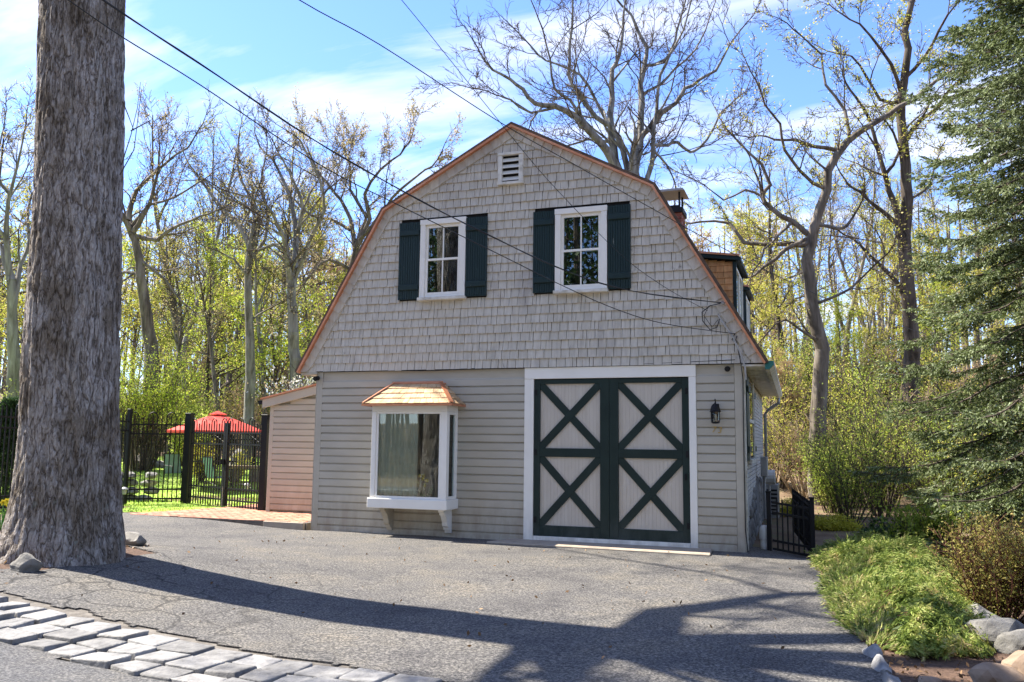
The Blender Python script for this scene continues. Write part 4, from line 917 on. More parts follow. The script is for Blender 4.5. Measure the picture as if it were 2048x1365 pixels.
def umbrella():
    p = AG(428, 980, 24.5); u = thing('patio_umbrella', 'open red canvas patio umbrella behind the garden gate', 'umbrella', p); top = at(425, 822, 24.5).z; rim = at(428, 862, 24.5).z
    part(MB().tube([p, Vector((p.x, p.y, top-.02))], .025, 8), 'pole', 'black', u)
    n = 8; rad = 1.42; c = Vector((p.x, p.y, 0)); ri = [Vector((p.x+math.cos(2*math.pi*(k+.3)/n)*rad, p.y+math.sin(2*math.pi*(k+.3)/n)*rad, rim)) for k in range(n)]
    for k in range(n):
        a, b = ri[k], ri[(k+1) % n]; t = Vector((p.x, p.y, top-.05)); mb = MB(); m = 6
        for i in range(m):
            f = i/m; pa = t.lerp(a, .12+.88*f); pb = t.lerp(b, .12+.88*f); f2 = (i+1)/m; qa = t.lerp(a, .12+.88*f2); qb = t.lerp(b, .12+.88*f2)
            sg = lambda v, f: v+Vector((0, 0, .012*math.sin(math.pi*f)))
            mb.poly([sg(pa, f), sg(qa, f2), sg(qb, f2), sg(pb, f)])
        mb.poly([a, b, b-Vector((0, 0, .07)), a-Vector((0, 0, .07))]); part(mb, 'canopy_panel', 'red', u)
        part(MB().bar(t.lerp(a, .1)-Vector((0, 0, .03)), a-Vector((0, 0, .03)), .015, .012), 'rib', 'black', u); part(MB().bar((p.x, p.y, rim-.15), t.lerp(a, .5)-Vector((0, 0, .04)), .012, .01), 'strut', 'black', u)
    vt = MB()
    for k in range(n):
        a, b = ri[k], ri[(k+1) % n]; t = Vector((p.x, p.y, top+.01)); base = Vector((p.x, p.y, top-.10)); vt.poly([t, base+(a-c-Vector((0, 0, rim)))*.2, base+(b-c-Vector((0, 0, rim)))*.2])
    part(vt, 'vent', 'red', u)
    tb = thing('garden_table', 'round dark wire table under the red umbrella', 'table', p); z = p.z
    part(MB().lathe([(0, .70), (.62, .70), (.62, .73), (0, .73)], p, 20), 'table_top', 'black', tb)
    for k in range(4):
        a = k*math.pi/2+.5; d = Vector((math.cos(a), math.sin(a), 0)); part(MB().tube([p+d*.5+Vector((0, 0, .7)), p+d*.3+Vector((0, 0, .4)), p+d*.5], .014, 6), 'leg', 'black', tb)
umbrella()
def chair(c, ang, lab):
    o = thing('garden_chair', lab, 'chair', c, 'teal mesh garden chairs'); Mx = Matrix.Translation(c) @ Matrix.Rotation(ang, 4, 'Z'); T = lambda x, y, z: Mx @ Vector((x, y, z))
    def pan(v): mb = MB(); mb.poly([T(*q) for q in v]); mb.poly([T(q[0], q[1]+.012, q[2]-.012) for q in v][::-1]); return mb
    part(pan([(-.24, -.24, .43), (.24, -.24, .43), (.24, .22, .40), (-.24, .22, .40)]), 'seat', 'teal', o)
    part(pan([(-.24, .23, .42), (.24, .23, .42), (.25, .36, .95), (-.25, .36, .95)]), 'backrest', 'teal', o)
    for s in (-1, 1):
        part(MB().tube([T(.25*s, -.24, .43), T(.26*s, -.28, 0), ], .013, 6), 'leg', 'black', o); part(MB().tube([T(.25*s, .36, .96), T(.25*s, .23, .42), T(.26*s, .30, 0)], .013, 6), 'leg', 'black', o)
        part(MB().tube([T(.27*s, -.24, .43), T(.28*s, -.25, .62), T(.28*s, .26, .64)], .013, 6), 'armrest', 'black', o)
    part(MB().tube([T(-.25, .36, .96), T(.25, .36, .96)], .012, 6), 'top_rail', 'black', o)
chair(AG(352, 985, 24.0), 1.2, 'teal mesh garden chair left of the thick gate post'); chair(AG(436, 985, 23.2), -.4+math.pi, 'teal mesh garden chair seen through the left gate leaf')
def bench():
    a, b = AG(452, 970, 25.5), AG(525, 972, 25.5); m = (a+b)/2; o = thing('stone_bench', 'low pale stone bench on the lawn behind the right gate leaf', 'bench', m); z = m.z+.45
    part(MB().bar(Vector((a.x, a.y, z)), Vector((b.x, b.y, z)), .42, .09), 'seat', 'concrete', o, bevel=.01)
    for t in (.2, .8):
        q = a.lerp(b, t); part(MB().box(q.x-.14, q.x+.14, q.y-.14, q.y+.14, m.z-.1, z-.05), 'pedestal', 'stone', o, bevel=.015)
bench()
rock('boulder', 'tall pointed grey boulder on the lawn behind the right gate leaf', AG(475, 950, 29), (1.0, .8, 1.15), seed=4); rock('boulder', 'large pale block of stone at the far left of the lawn', AG(280, 925, 29), (1.0, .8, .75), seed=8); rock('boulder', 'low flat grey stone at the back of the lawn', AG(312, 930, 29.5), (.95, .7, .40), seed=9)
def stump():
    c = AG(262, 1000, 21.2); w = thing('stone_pile', 'low stacked stone wall end seen behind the fence near the oak', 'stone wall', c); r = random.Random(2)
    for k in range(4):
        for j in range(3): rock('wall_stone', None, c+Vector((r.uniform(-.08, .08)+(j-1)*.38, r.uniform(-.1, .1)+(j-1)*.1, k*.19)), (r.uniform(.42, .55), .5, .22), 'stone', k*3+j, parent=w, sub=2, sink=.2)
    for o in w.children: o.matrix_parent_inverse = Matrix.Translation(-WT[w.name])
stump()
def path_light(p, lab):
    o = thing('path_light', lab, 'path light', p, 'garden path lights')
    part(MB().tube([p-Vector((0, 0, .05)), p+Vector((0, 0, .34))], .012, 6), 'stake', 'black', o); part(MB().lathe([(.035, .32), (.045, .34), (.045, .42), (.05, .425)], p, 10), 'glass', 'greymetal', o); part(MB().lathe([(.085, .42), (.08, .45), (.03, .48), (0, .485)], p, 12), 'hat', 'greymetal', o)
path_light(AG(247, 1012, 19.0), 'small solar path light at the slim fence post'); path_light(AG(492, 1010, 21.0), 'small solar path light behind the right gate leaf')

# ------------------------------------------------------------------ rocks by the oak and the right-hand bed
def RG(px, py, z=None):
    "ground point under a pixel"
    d = RT*((px-1024)/FPX)-UP*((py-682.5)/FPX)+FW; zz = 0
    for _ in range(50):
        p = CAM+d*((zz-CAM.z)/d.z); zz = .5*zz+.5*tz(p.x, p.y)
    return Vector((p.x, p.y, tz(p.x, p.y)))
rock('rock', 'rounded grey rock at the left foot of the oak', RG(34, 1122), (.36, .28, .30), seed=31, rotz=.5, sink=.08); rock('rock', 'pale angular rock in front of the rounded one by the oak', RG(50, 1150), (.36, .24, .24), seed=32, rotz=.4, sink=.08); rock('rock', 'flat grey slab rock at the right foot of the oak', RG(264, 1095), (.36, .5, .26), seed=33, rotz=.9, sink=.08)
rock('rock', 'wide grey boulder behind the barberry end of the juniper', RG(1985, 1292), (.72, .6, .40), seed=24, rotz=.4); rock('rock', 'mottled grey boulder upper right of the juniper', RG(1960, 1268), (.55, .45, .40), seed=25); rock('rock', 'tan boulder in the bottom right corner', RG(1990, 1375), (.45, .36, .28), 'brownstone', seed=26); rock('rock', 'small brown boulder at the right edge of the bottom corner', RG(2058, 1362), (.40, .45, .36), 'brownstone', seed=27); rock('rock', 'flat tan stone at the bottom edge beside the kerb', RG(1860, 1372), (.26, .24, .10), 'brownstone', seed=28); rock('rock', 'pale flat stone behind the back of the juniper', RG(1800, 1130), (.8, .5, .3), seed=29); rock('rock', 'small grey stone at the right edge under the barberry', RG(2046, 1312), (.45, .40, .30), seed=30)
def kerb():
    k = thing('kerb_stones', 'white painted kerb stones in the bottom right corner', 'kerb', RG(1765, 1340)); pts = [(1738, 1306), (1757, 1332), (1775, 1360), (1793, 1392), (1812, 1428)]
    for i in range(4):
        a, b = RG(*pts[i]), RG(*pts[i+1]); rk = rock('kerb_stone', None, (a+b)/2, ((b-a).length*1.1, .16, .20), 'cobble', 40+i, rotz=math.atan2(b.y-a.y, b.x-a.x), sub=3, sink=.4, parent=k); rk.matrix_parent_inverse = Matrix.Translation(-WT[k.name])
kerb()
# ------------------------------------------------------------------ overhead wires
def wire(name, label, pts, r, mat='cable', grp='overhead wires', strands=1):
    "pts: (px, py, D)"
    P = [at(*q) for q in pts]; out = []
    for i in range(len(P)-1):
        p0, p1, p2, p3 = P[max(i-1, 0)], P[i], P[i+1], P[min(i+2, len(P)-1)]
        for k in range(5):
            t = k/5; out.append(.5*((2*p1)+(p2-p0)*t+(2*p0-5*p1+4*p2-p3)*t*t+(3*p1-p0-3*p2+p3)*t**3))
    out.append(P[-1]); mb = MB()
    for s in range(strands):
        mb.tube([p+Vector((0, math.cos(i*.8+s*2.1)*r*.8, math.sin(i*.8+s*2.1)*r*.8)) if strands > 1 else p for i, p in enumerate(out)], r, 6)
    o = mb.build(name, M[mat], None, smooth=True); tag(o, label, 'wire', grp); return o
def wallD(px, py, y=-.115): return (y-CAM.y)/(RT*((px-1024)/FPX)-UP*((py-682.5)/FPX)+FW).y
def invD(pts, d0, d1):
    L_ = [0]
    for a, b in zip(pts[:-1], pts[1:]): L_.append(L_[-1]+math.hypot(b[0]-a[0], b[1]-a[1]))
    return [(x, y, 1/(1/d0+(1/d1-1/d0)*l/L_[-1])) for (x, y), l in zip(pts, L_)]
w1 = [(-330, -360), (-60, -180), (205, 0), (395, 125), (620, 275), (800, 380), (960, 462), (1115, 535), (1260, 582), (1445, 606)]
wire('overhead_wire', 'thick twisted cable crossing the gable to the right rake', invD(w1, 6.2, wallD(1445, 606)), .0065, strands=2)
w2 = [(-350, -330), (-80, -150), (150, 10), (250, 78), (400, 170), (640, 330), (800, 412), (1000, 510), (1115, 567), (1230, 618), (1330, 648), (1470, 668)]
wire('overhead_wire', 'single black wire below the thick cable, ending low on the rake', invD(w2, 6.2, wallD(1470, 668)), .0058)
w3 = [(300, -190), (598, 0), (760, 90), (1000, 245), (1150, 330), (1305, 418), (1500, 525), (1700, 618), (1850, 668)]
wire('overhead_wire', 'black wire passing the roof peak and running on into the woods', invD(w3, 8.2, 20), .0062)
w4 = [(600, -240), (803, 0), (900, 120), (1000, 245), (1100, 365), (1240, 508), (1330, 575), (1415, 622)]
wire('overhead_wire', 'thinnest steep wire from the top edge past the right window', invD(w4, 8.5, wallD(1415, 622)), .0042)
def service_drop():
    o = thing('service_cable', 'looped grey cable and conduit hanging on the right rake corner', 'cable', (7.6, -.12, 3.6))
    A_ = lambda px, py, y=-.13: (lambda d: CAM+d*((y-CAM.y)/d.y))(RT*((px-1024)/FPX)-UP*((py-682.5)/FPX)+FW)
    part(MB().tube([A_(1445, 606), A_(1420, 612), A_(1404, 625), A_(1405, 642), A_(1420, 660), A_(1434, 655), A_(1440, 636), A_(1436, 628)], .008, 5), 'loop', 'cable', o); part(MB().tube([A_(1418, 612), A_(1408, 632), A_(1424, 655), A_(1436, 640)], .006, 5), 'loop', 'cable', o)
    part(MB().tube([A_(1436, 630), A_(1452, 655), A_(1466, 674), A_(1480, 705), A_(1490, 735), A_(1492, 760)], .016, 6), 'conduit', 'greycable', o); part(MB().tube([A_(1470, 668), A_(1464, 680), A_(1470, 685), A_(1474, 672)], .009, 5), 'knot', 'cable', o)
    part(MB().tube([A_(1441, 605), A_(1449, 608)], .022, 6), 'clamp', 'greymetal', o)
    part(MB().tube([A_(1472, 680), A_(1482, 728), A_(1486, 760, -.05), A_(1488, 900, -.045), A_(1491, 1060, -.045), A_(1496, 1105, -.05)], .008, 5), 'down_lead', 'cable', o)
    part(MB().tube([A_(1470, 720, -.075), A_(1300, 728, -.07), A_(1150, 733, -.07), A_(1000, 736, -.07), A_(860, 742, -.07), A_(700, 742, -.07)], .006, 5), 'eave_lead', 'cable', o)
service_drop()
# ------------------------------------------------------------------ plants
def tubes_np(segs, n):
    "segs: array (M,8) p0 p1 r0 r1 -> verts, quads"
    A = np.asarray(segs, np.float64); p0 = A[:, 0:3]; p1 = A[:, 3:6]; r0 = A[:, 6]; r1 = A[:, 7]
    d = p1-p0; d /= np.maximum(np.linalg.norm(d, axis=1, keepdims=True), 1e-9)
    ref = np.where(np.abs(d[:, 2:3]) < .9, np.array([[0, 0, 1.]]), np.array([[1., 0, 0]])); a = np.cross(d, ref); a /= np.linalg.norm(a, axis=1, keepdims=True); b = np.cross(d, a)
    t = np.arange(n)*2*np.pi/n; c = np.cos(t)[None, :, None]; s = np.sin(t)[None, :, None]; ring = a[:, None]*c+b[:, None]*s
    e = d*np.minimum(r0, r1)[:, None]*.4
    V = np.stack([(p0-e)[:, None]+ring*r0[:, None, None], (p1+e)[:, None]+ring*r1[:, None, None]], 1).reshape(-1, 3)
    base = (np.arange(len(A))*2*n)[:, None]; k = np.arange(n)[None]; k2 = (k+1) % n
    F = np.stack([base+k, base+k2, base+n+k2, base+n+k], -1).reshape(-1, 4); return V, F
def join(parts):
    Vs = []; Fs = []; off = 0
    for V, F in parts:
        Vs.append(V); Fs.append(F+off); off += len(V)
    return np.concatenate(Vs), Fs
def quads_np(C, size, r, asp=.6, up=0.0, tri=False):
    "randomly turned leaf-sized faces at points C"
    n = len(C); d = r.normal(size=(n, 3)); d[:, 2] += up; d /= np.linalg.norm(d, axis=1, keepdims=True); q = r.normal(size=(n, 3)); e = np.cross(d, q); e /= np.linalg.norm(e, axis=1, keepdims=True)
    s = (np.asarray(size)*r.uniform(.6, 1.35, n))[:, None]; a = d*s; b = e*s*asp
    if tri:
        V = np.stack([C-b*.5, C+b*.5, C+a], 1).reshape(-1, 3); return V, np.arange(3*n).reshape(-1, 3)
    V = np.stack([C, C+a*.5+b*.5, C+a, C+a*.5-b*.5], 1).reshape(-1, 3); return V, np.arange(4*n).reshape(-1, 4)
def perp(d, r):
    v = Vector((r.gauss(0, 1), r.gauss(0, 1), r.gauss(0, 1))); v = v-d*v.dot(d)
    return v.normalized() if v.length > 1e-6 else Vector((1, 0, 0))
def grow(out, tips, p, d, L, rad, lvl, r, P):
    n = P['n'][lvl]; st = L/n; kink = P['kink'][lvl]; trop = P['trop'][lvl]; last = lvl == len(P['n'])-1; rend = P.get('rend', .25) if lvl == 0 else .6
    for i in range(n):
        d = (d+Vector((r.gauss(0, kink), r.gauss(0, kink), r.gauss(0, kink)+trop))).normalized(); q = p+d*st
        ra = rad*(1-(1-rend)*i/n); rb = rad*(1-(1-rend)*(i+1)/n); out.append((p.x, p.y, p.z, q.x, q.y, q.z, ra, rb))
        if last:
            if r.random() < P.get('leafp', 1): tips.append((q.x, q.y, q.z))
        elif (i+1)/n > P['start'][lvl]:
            k = P['kids'][lvl]; k = int(k)+(r.random() < k-int(k))
            for _ in range(k):
                a = r.uniform(*P['ang'][lvl]); dc = d*math.cos(a)+perp(d, r)*math.sin(a); ll = L*r.uniform(*P['ratio'][lvl])*(1.12-.55*(i+1)/n); grow(out, tips, q, dc.normalized(), ll, max(min(rb*.72, rad*.5*max(ll/L, .35)+.002), P.get('rmin', .009)), lvl+1, r, P)
        p = q
    if not last: grow(out, tips, p, d, L*.45, rb, lvl+1, r, P)
def skin(segs, thick=.09, mid=.025):
    A = np.asarray(segs); r = A[:, 6]; parts = []
    for m, n in ((r >= thick, 9), ((r < thick) & (r >= mid), 5), (r < mid, 3)):
        if m.any(): parts.append(tubes_np(A[m], n))
    return join(parts)
def leaf_cloud(tips, per, spread, size, seed, asp=.6, clus=1.0):
    r = np.random.default_rng(seed); T = np.asarray(tips)
    if len(T) == 0: return None
    n = int(len(T)*per); K = T[r.random(len(T)) < clus]; C = K[r.integers(0, len(K), n)]+r.normal(0, spread*r.uniform(.4, 1.1, (n, 1)), (n, 3)); return quads_np(C, size, r, asp)
def plant(name, label, cat, loc, segs, tips, bark, leaf, per=1.5, spread=.12, lsize=.10, seed=0, group=None, stemname='trunk', thr=.03, asp=.6):
    "one plant: wood in two parts (trunk, crown of twigs with leaves)"
    o = thing(name, label, cat, loc, group); A = np.asarray(segs); A = A.copy()
    big = A[:, 6] >= thr
    if big.any():
        V, F = skin(A[big]); obj(stemname, np_mesh(stemname, V, F, M[bark], True), o)
    cr = thing('crown', loc=tuple(loc), parent=o)
    if (~big).any():
        V, F = tubes_np(A[~big], 3); obj('twigs', np_mesh('twigs', V, [F], M['twig'], True), cr)
    if leaf and per > 0:
        V, F = leaf_cloud(tips, per, spread, lsize, seed, asp, .38); obj('foliage', np_mesh('foliage', V, [F], M[leaf]), cr)
    return o
def copy_tree(root, loc, rotz, sc, label, group=None, leafmat=None):
    o = root.copy(); COL.objects.link(o); o.location = loc; o.rotation_euler = (0, 0, rotz); o.scale = sc; o['label'] = label
    if group: o['group'] = group
    for ch in root.children:
        c = ch.copy(); COL.objects.link(c); c.parent = o
        for g in ch.children:
            d = g.copy(); COL.objects.link(d); d.parent = c
    return o
# -------- the great oak in the left foreground
def pnoise(u, v, nu, nv, seed):
    "value noise, periodic in u with nu cells"
    r = np.random.default_rng(seed); T = r.random((nu, 512)); x = u*nu; y = v*nv; xi = np.floor(x).astype(int); yi = np.floor(y).astype(int); fx = x-xi; fy = y-yi; fx = fx*fx*(3-2*fx); fy = fy*fy*(3-2*fy)
    a = T[xi % nu, yi % 512]; b = T[(xi+1) % nu, yi % 512]; c = T[xi % nu, (yi+1) % 512]; d = T[(xi+1) % nu, (yi+1) % 512]; return (a*(1-fx)+b*fx)*(1-fy)+(c*(1-fx)+d*fx)*fy
def oak():
    root = thing('oak_tree', 'massive rough-barked oak trunk at the left edge of the driveway', 'tree', TREE)
    prof = [(1175, 114, 292), (1150, 116, 268), (1120, 126, 250), (1080, 131, 236), (1030, 132, 218), (980, 135, 208), (900, 138, 196), (800, 140, 186), (600, 150, 176), (400, 158, 166), (200, 163, 164), (0, 167, 163), (-150, 168, 165), (-300, 169, 172)]
    ax = []
    for py, cx, w in prof:
        D = 10.05
        for _ in range(5): p = at(cx, py, D); D = 10.05+.119*(p.z-TREE.z)
        ax.append((p.z, p.x, p.y, w/2*D/FPX*.945))
    ax = np.array(ax); zs = ax[:, 0]; z = np.linspace(TREE.z-.12, zs[-1], 400); cx = np.interp(z, zs, ax[:, 1]); cy = np.interp(z, zs, ax[:, 2]); rr = np.interp(z, zs, ax[:, 3])
    n = 168; th = np.arange(n)*2*np.pi/n; U, Z = np.meshgrid(th/(2*np.pi), z)
    warp = .012*(pnoise(U, Z, 10, 2.0, 3)-.5)*2
    a1 = pnoise((U+warp) % 1, Z, 46, 1.5, 1); a2 = pnoise((U+warp*1.4) % 1, Z+.2*a1, 76, 3.0, 2); a3 = pnoise(U, Z, 8, .7, 5); a4 = pnoise(U, Z, 120, 22, 6)
    fur = np.exp(-(np.abs(2*a1-1)/.20)**2)*.8+np.exp(-(np.abs(2*a2-1)/.22)**2)*.55; ridge = 1-fur
    flare = np.exp(-(Z-TREE.z)/.30)
    root_l = pnoise(U, Z*0, 7, 1, 9)
    disp = .030*(ridge-.6)+.035*(a3-.5)+.008*(a4-.5)+flare*.16*(root_l-.45)
    Rr = rr[:, None]*1.0+disp
    V = np.stack([cx[:, None]+np.cos(U*2*np.pi)*Rr, cy[:, None]+np.sin(U*2*np.pi)*Rr, Z], -1).reshape(-1, 3)
    i = np.arange(len(z)-1)[:, None]*n; k = np.arange(n)[None]; k2 = (k+1) % n; F = np.stack([i+k, i+k2, i+n+k2, i+n+k], -1).reshape(-1, 4)
    m, nt, N, L, bs, out = base_mat('oak_bark')
    def ridged(scale, st, dist, lo, hi):
        q = noise(N, L, posvec(N, L, (1, 1, st)), scale, 3, .5, dist); m1 = N.new('ShaderNodeMath'); m1.operation = 'MULTIPLY_ADD'; L.new(q.outputs['Fac'], m1.inputs[0]); m1.inputs[1].default_value = 2; m1.inputs[2].default_value = -1
        m2 = N.new('ShaderNodeMath'); m2.operation = 'ABSOLUTE'; L.new(m1.outputs[0], m2.inputs[0]); m3 = N.new('ShaderNodeMapRange'); m3.interpolation_type = 'SMOOTHSTEP'; m3.inputs['From Min'].default_value = lo; m3.inputs['From Max'].default_value = hi; L.new(m2.outputs[0], m3.inputs['Value']); return m3.outputs[0]
    ra_ = ridged(14, .22, .5, .0, .17); rb_ = ridged(30, .30, .5, .0, .20); mm_ = N.new('ShaderNodeMath'); mm_.operation = 'MULTIPLY_ADD'; L.new(ra_, mm_.inputs[0]); mm_.inputs[1].default_value = .42; mm_.inputs[2].default_value = -.42; mn_ = N.new('ShaderNodeMath'); mn_.operation = 'MULTIPLY_ADD'; L.new(rb_, mn_.inputs[0]); mn_.inputs[1].default_value = .28; L.new(mm_.outputs[0], mn_.inputs[2])
    nf = noise(N, L, posvec(N, L, (1, 1, .45)), 48, 6, .7); n1 = N.new('ShaderNodeMath'); n1.operation = 'MULTIPLY_ADD'; L.new(nf.outputs['Fac'], n1.inputs[0]); n1.inputs[1].default_value = .8; L.new(mn_.outputs[0], n1.inputs[2])
    n2 = noise(N, L, posvec(N, L, (1, 1, .6)), 2.3, 4, .6); n3 = noise(N, L, posvec(N, L, (1, 1, 1)), 9, 5, .65)
    r1 = ramp(N, [(.02, (.12, .10, .082)), (.26, (.235, .205, .178)), (.50, (.35, .318, .288)), (.80, (.47, .44, .41))]); L.new(n1.outputs[0], r1.inputs[0])
    r2 = ramp(N, [(.40, (.58, .52, .43)), (.50, (1, .985, .96)), (.66, (1.15, 1.13, 1.13))]); L.new(n2.outputs['Fac'], r2.inputs[0])
    mu = N.new('ShaderNodeMixRGB'); mu.blend_type = 'MULTIPLY'; mu.inputs[0].default_value = .85; L.new(r1.outputs[0], mu.inputs[1]); L.new(r2.outputs[0], mu.inputs[2])
    r3 = ramp(N, [(.60, (0, 0, 0)), (.70, (1, 1, 1))]); L.new(n3.outputs['Fac'], r3.inputs[0])
    sp = N.new('ShaderNodeSeparateXYZ'); g = N.new('ShaderNodeNewGeometry'); L.new(g.outputs['Position'], sp.inputs[0]); mr = N.new('ShaderNodeMapRange'); mr.inputs['From Min'].default_value = 1.3; mr.inputs['From Max'].default_value = .5; L.new(sp.outputs['Z'], mr.inputs['Value'])
    mm = N.new('ShaderNodeMath'); mm.operation = 'MULTIPLY'; L.new(r3.outputs[0], mm.inputs[0]); L.new(mr.outputs[0], mm.inputs[1])
    mx = N.new('ShaderNodeMixRGB'); L.new(mm.outputs[0], mx.inputs[0]); L.new(mu.outputs[0], mx.inputs[1]); mx.inputs[2].default_value = (.30, .34, .29, 1)
    L.new(mx.outputs[0], bs.inputs['Base Color']); bs.inputs['Roughness'].default_value = .92; bs.inputs['Specular IOR Level'].default_value = .12
    b = N.new('ShaderNodeBump'); b.inputs['Strength'].default_value = 1.0; b.inputs['Distance'].default_value = .03; L.new(n1.outputs[0], b.inputs['Height']); L.new(b.outputs[0], bs.inputs['Normal'])
    obj('trunk', np_mesh('trunk', V, [F], m, True), root)
    top = Vector((cx[-1], cy[-1], z[-1])); r = random.Random(12); segs = []; tips = []
    P = dict(rmin=.01, n=[8, 6, 4, 3], kink=[.10, .16, .2, .24], trop=[.05, .03, .02, .02], start=[.25, .15, .1], kids=[1.1, 1.3, 1.6], ang=[(.5, 1.0), (.5, 1.1), (.4, 1.1)], ratio=[(.4, .65), (.4, .6), (.35, .6)], leafp=.5)
    for dr, L_, ra, zz in (((-.15, -.8, .75), 5.5, .10, 7.9), ((.12, -.85, .8), 5.0, .09, 8.4), ((-.6, -.5, .7), 5.5, .13, 8.0)):
        k_ = np.argmin(abs(z-zz)); grow(segs, tips, Vector((cx[k_], cy[k_], z[k_])), Vector(dr).normalized(), L_, ra, 0, r, P)
    for dr, L_, ra in (((.55, -.12, .75), 9, .30), ((-.5, .5, .8), 9, .28), ((.15, -.65, .75), 8.5, .26), ((.2, .75, .8), 8, .24), ((-.75, -.35, .7), 8, .24), ((.9, .25, .55), 8.5, .20)):
        grow(segs, tips, top-Vector((0, 0, .35)), Vector(dr).normalized(), L_, ra, 0, r, P)
    V, F = skin(segs); obj('limbs', np_mesh('limbs', V, F, M['bark'], True), root)
    V, F = leaf_cloud(tips, .6, .15, .10, 4); obj('foliage', np_mesh('foliage', V, [F], M['budleaf']), root)
    # a few epicormic twigs on the right side of the trunk
    tw = []; 
    for pts in ([(243, 330), (262, 270), (275, 215), (281, 165)], [(246, 205), (258, 235), (268, 262)], [(262, 262), (285, 250), (303, 240)], [(240, 350), (268, 300), (283, 180)]):
        q = [at(x, y, 10.6) for x, y in pts]
        for a_, b_, ra in zip(q[:-1], q[1:], (.010, .007, .005)): tw.append((*a_, *b_, ra, ra*.7))
    V, F = tubes_np(np.array(tw), 4); obj('sucker_twigs', np_mesh('sucker_twigs', V, [F], M['twig'], True), root)
oak()
# -------- traced forest trees: main limbs follow the photograph, everything finer grows from them
def traced(name, label, D, limbs, P, bark, leaf, per, seed, lsize=.10, spread=.14, zspread=.16, group=None, kidlen=1.0, thr=.035, cat='tree', dens=1.2, base_down=0, asp=.6):
    r = random.Random(seed); segs = []; tips = []; ppm = FPX/D; known = []
    for li, (w0, w1, pts) in enumerate(limbs):
        k = 0 if li == 0 else r.uniform(-1, 1); q = []
        tot = sum(math.hypot(b[0]-a[0], b[1]-a[1]) for a, b in zip(pts[:-1], pts[1:])); acc = 0
        for j, (x, y) in enumerate(pts):
            if j: acc += math.hypot(x-pts[j-1][0], y-pts[j-1][1])
            if j == 0: off0 = min(known, key=lambda s: (s[0]-x)**2+(s[1]-y)**2)[2] if known else 0
            off = off0 if li == 0 else off0+k*zspread*acc/ppm*3.0
            if j:
                for f in (.2, .4, .6, .8, 1): new.append((pts[j-1][0]+(x-pts[j-1][0])*f, pts[j-1][1]+(y-pts[j-1][1])*f, po+(off-po)*f))
            else: new = [(x, y, off)]
            po = off
            q.append((at(x, y, D+off), acc/tot))
        known += new
        if li == 0 and base_down: g = q[0][0].copy(); g.z = min(tz(g.x, g.y)-.3, g.z-.1); q.insert(0, (g, 0))
        dense = []
        for i in range(len(q)-1):
            p0, p1, p2, p3 = [q[min(max(j, 0), len(q)-1)][0] for j in (i-1, i, i+1, i+2)]; t0, t1 = q[i][1], q[i+1][1]; m = max(2, int((p2-p1).length/.45))
            for s in range(m):
                t = s/m; dense.append((.5*((2*p1)+(p2-p0)*t+(2*p0-5*p1+4*p2-p3)*t*t+(3*p1-p0-3*p2+p3)*t**3)+Vector((r.gauss(0, .02), r.gauss(0, .02), r.gauss(0, .02))), t0+(t1-t0)*t))
        dense.append(q[-1])
        for (a, ta), (b, tb) in zip(dense[:-1], dense[1:]):
            ra = (w0+(w1-w0)*ta)*.43/ppm; rb = (w0+(w1-w0)*tb)*.43/ppm; segs.append((*a, *b, ra, rb)); d = (b-a).normalized()
            pr = dens*(.10 if (li == 0 and ta < .55) else .62)*(b-a).length*1.5
            while pr > 0:
                if r.random() < pr:
                    an = r.uniform(.5, 1.15); dc = (d*math.cos(an)+perp(d, r)*math.sin(an)+Vector((0, 0, .15))).normalized(); ll = kidlen*r.uniform(1.0, 2.6)*(1.15-.5*tb); grow(segs, tips, b, dc, ll, min(rb*.6, .012+.016*ll), 0, r, P)
                pr -= 1
        a, b = dense[-2][0], dense[-1][0]; grow(segs, tips, b, (b-a).normalized(), kidlen*1.6, w1/2/ppm, 0, r, P)
    base = Vector(segs[0][:3]); loc = Vector((base.x, base.y, tz(base.x, base.y)))
    return plant(name, label, cat, loc, segs, tips, bark, leaf, per, spread, lsize, seed, group, thr=thr, asp=asp)
PT = dict(rmin=.0095, n=[5, 5, 4], kink=[.17, .2, .22], trop=[.06, .05, .04], start=[.15, .1], kids=[1.15, 1.5], ang=[(.45, 1.0), (.4, 1.0)], ratio=[(.4, .65), (.35, .6)], leafp=.8)
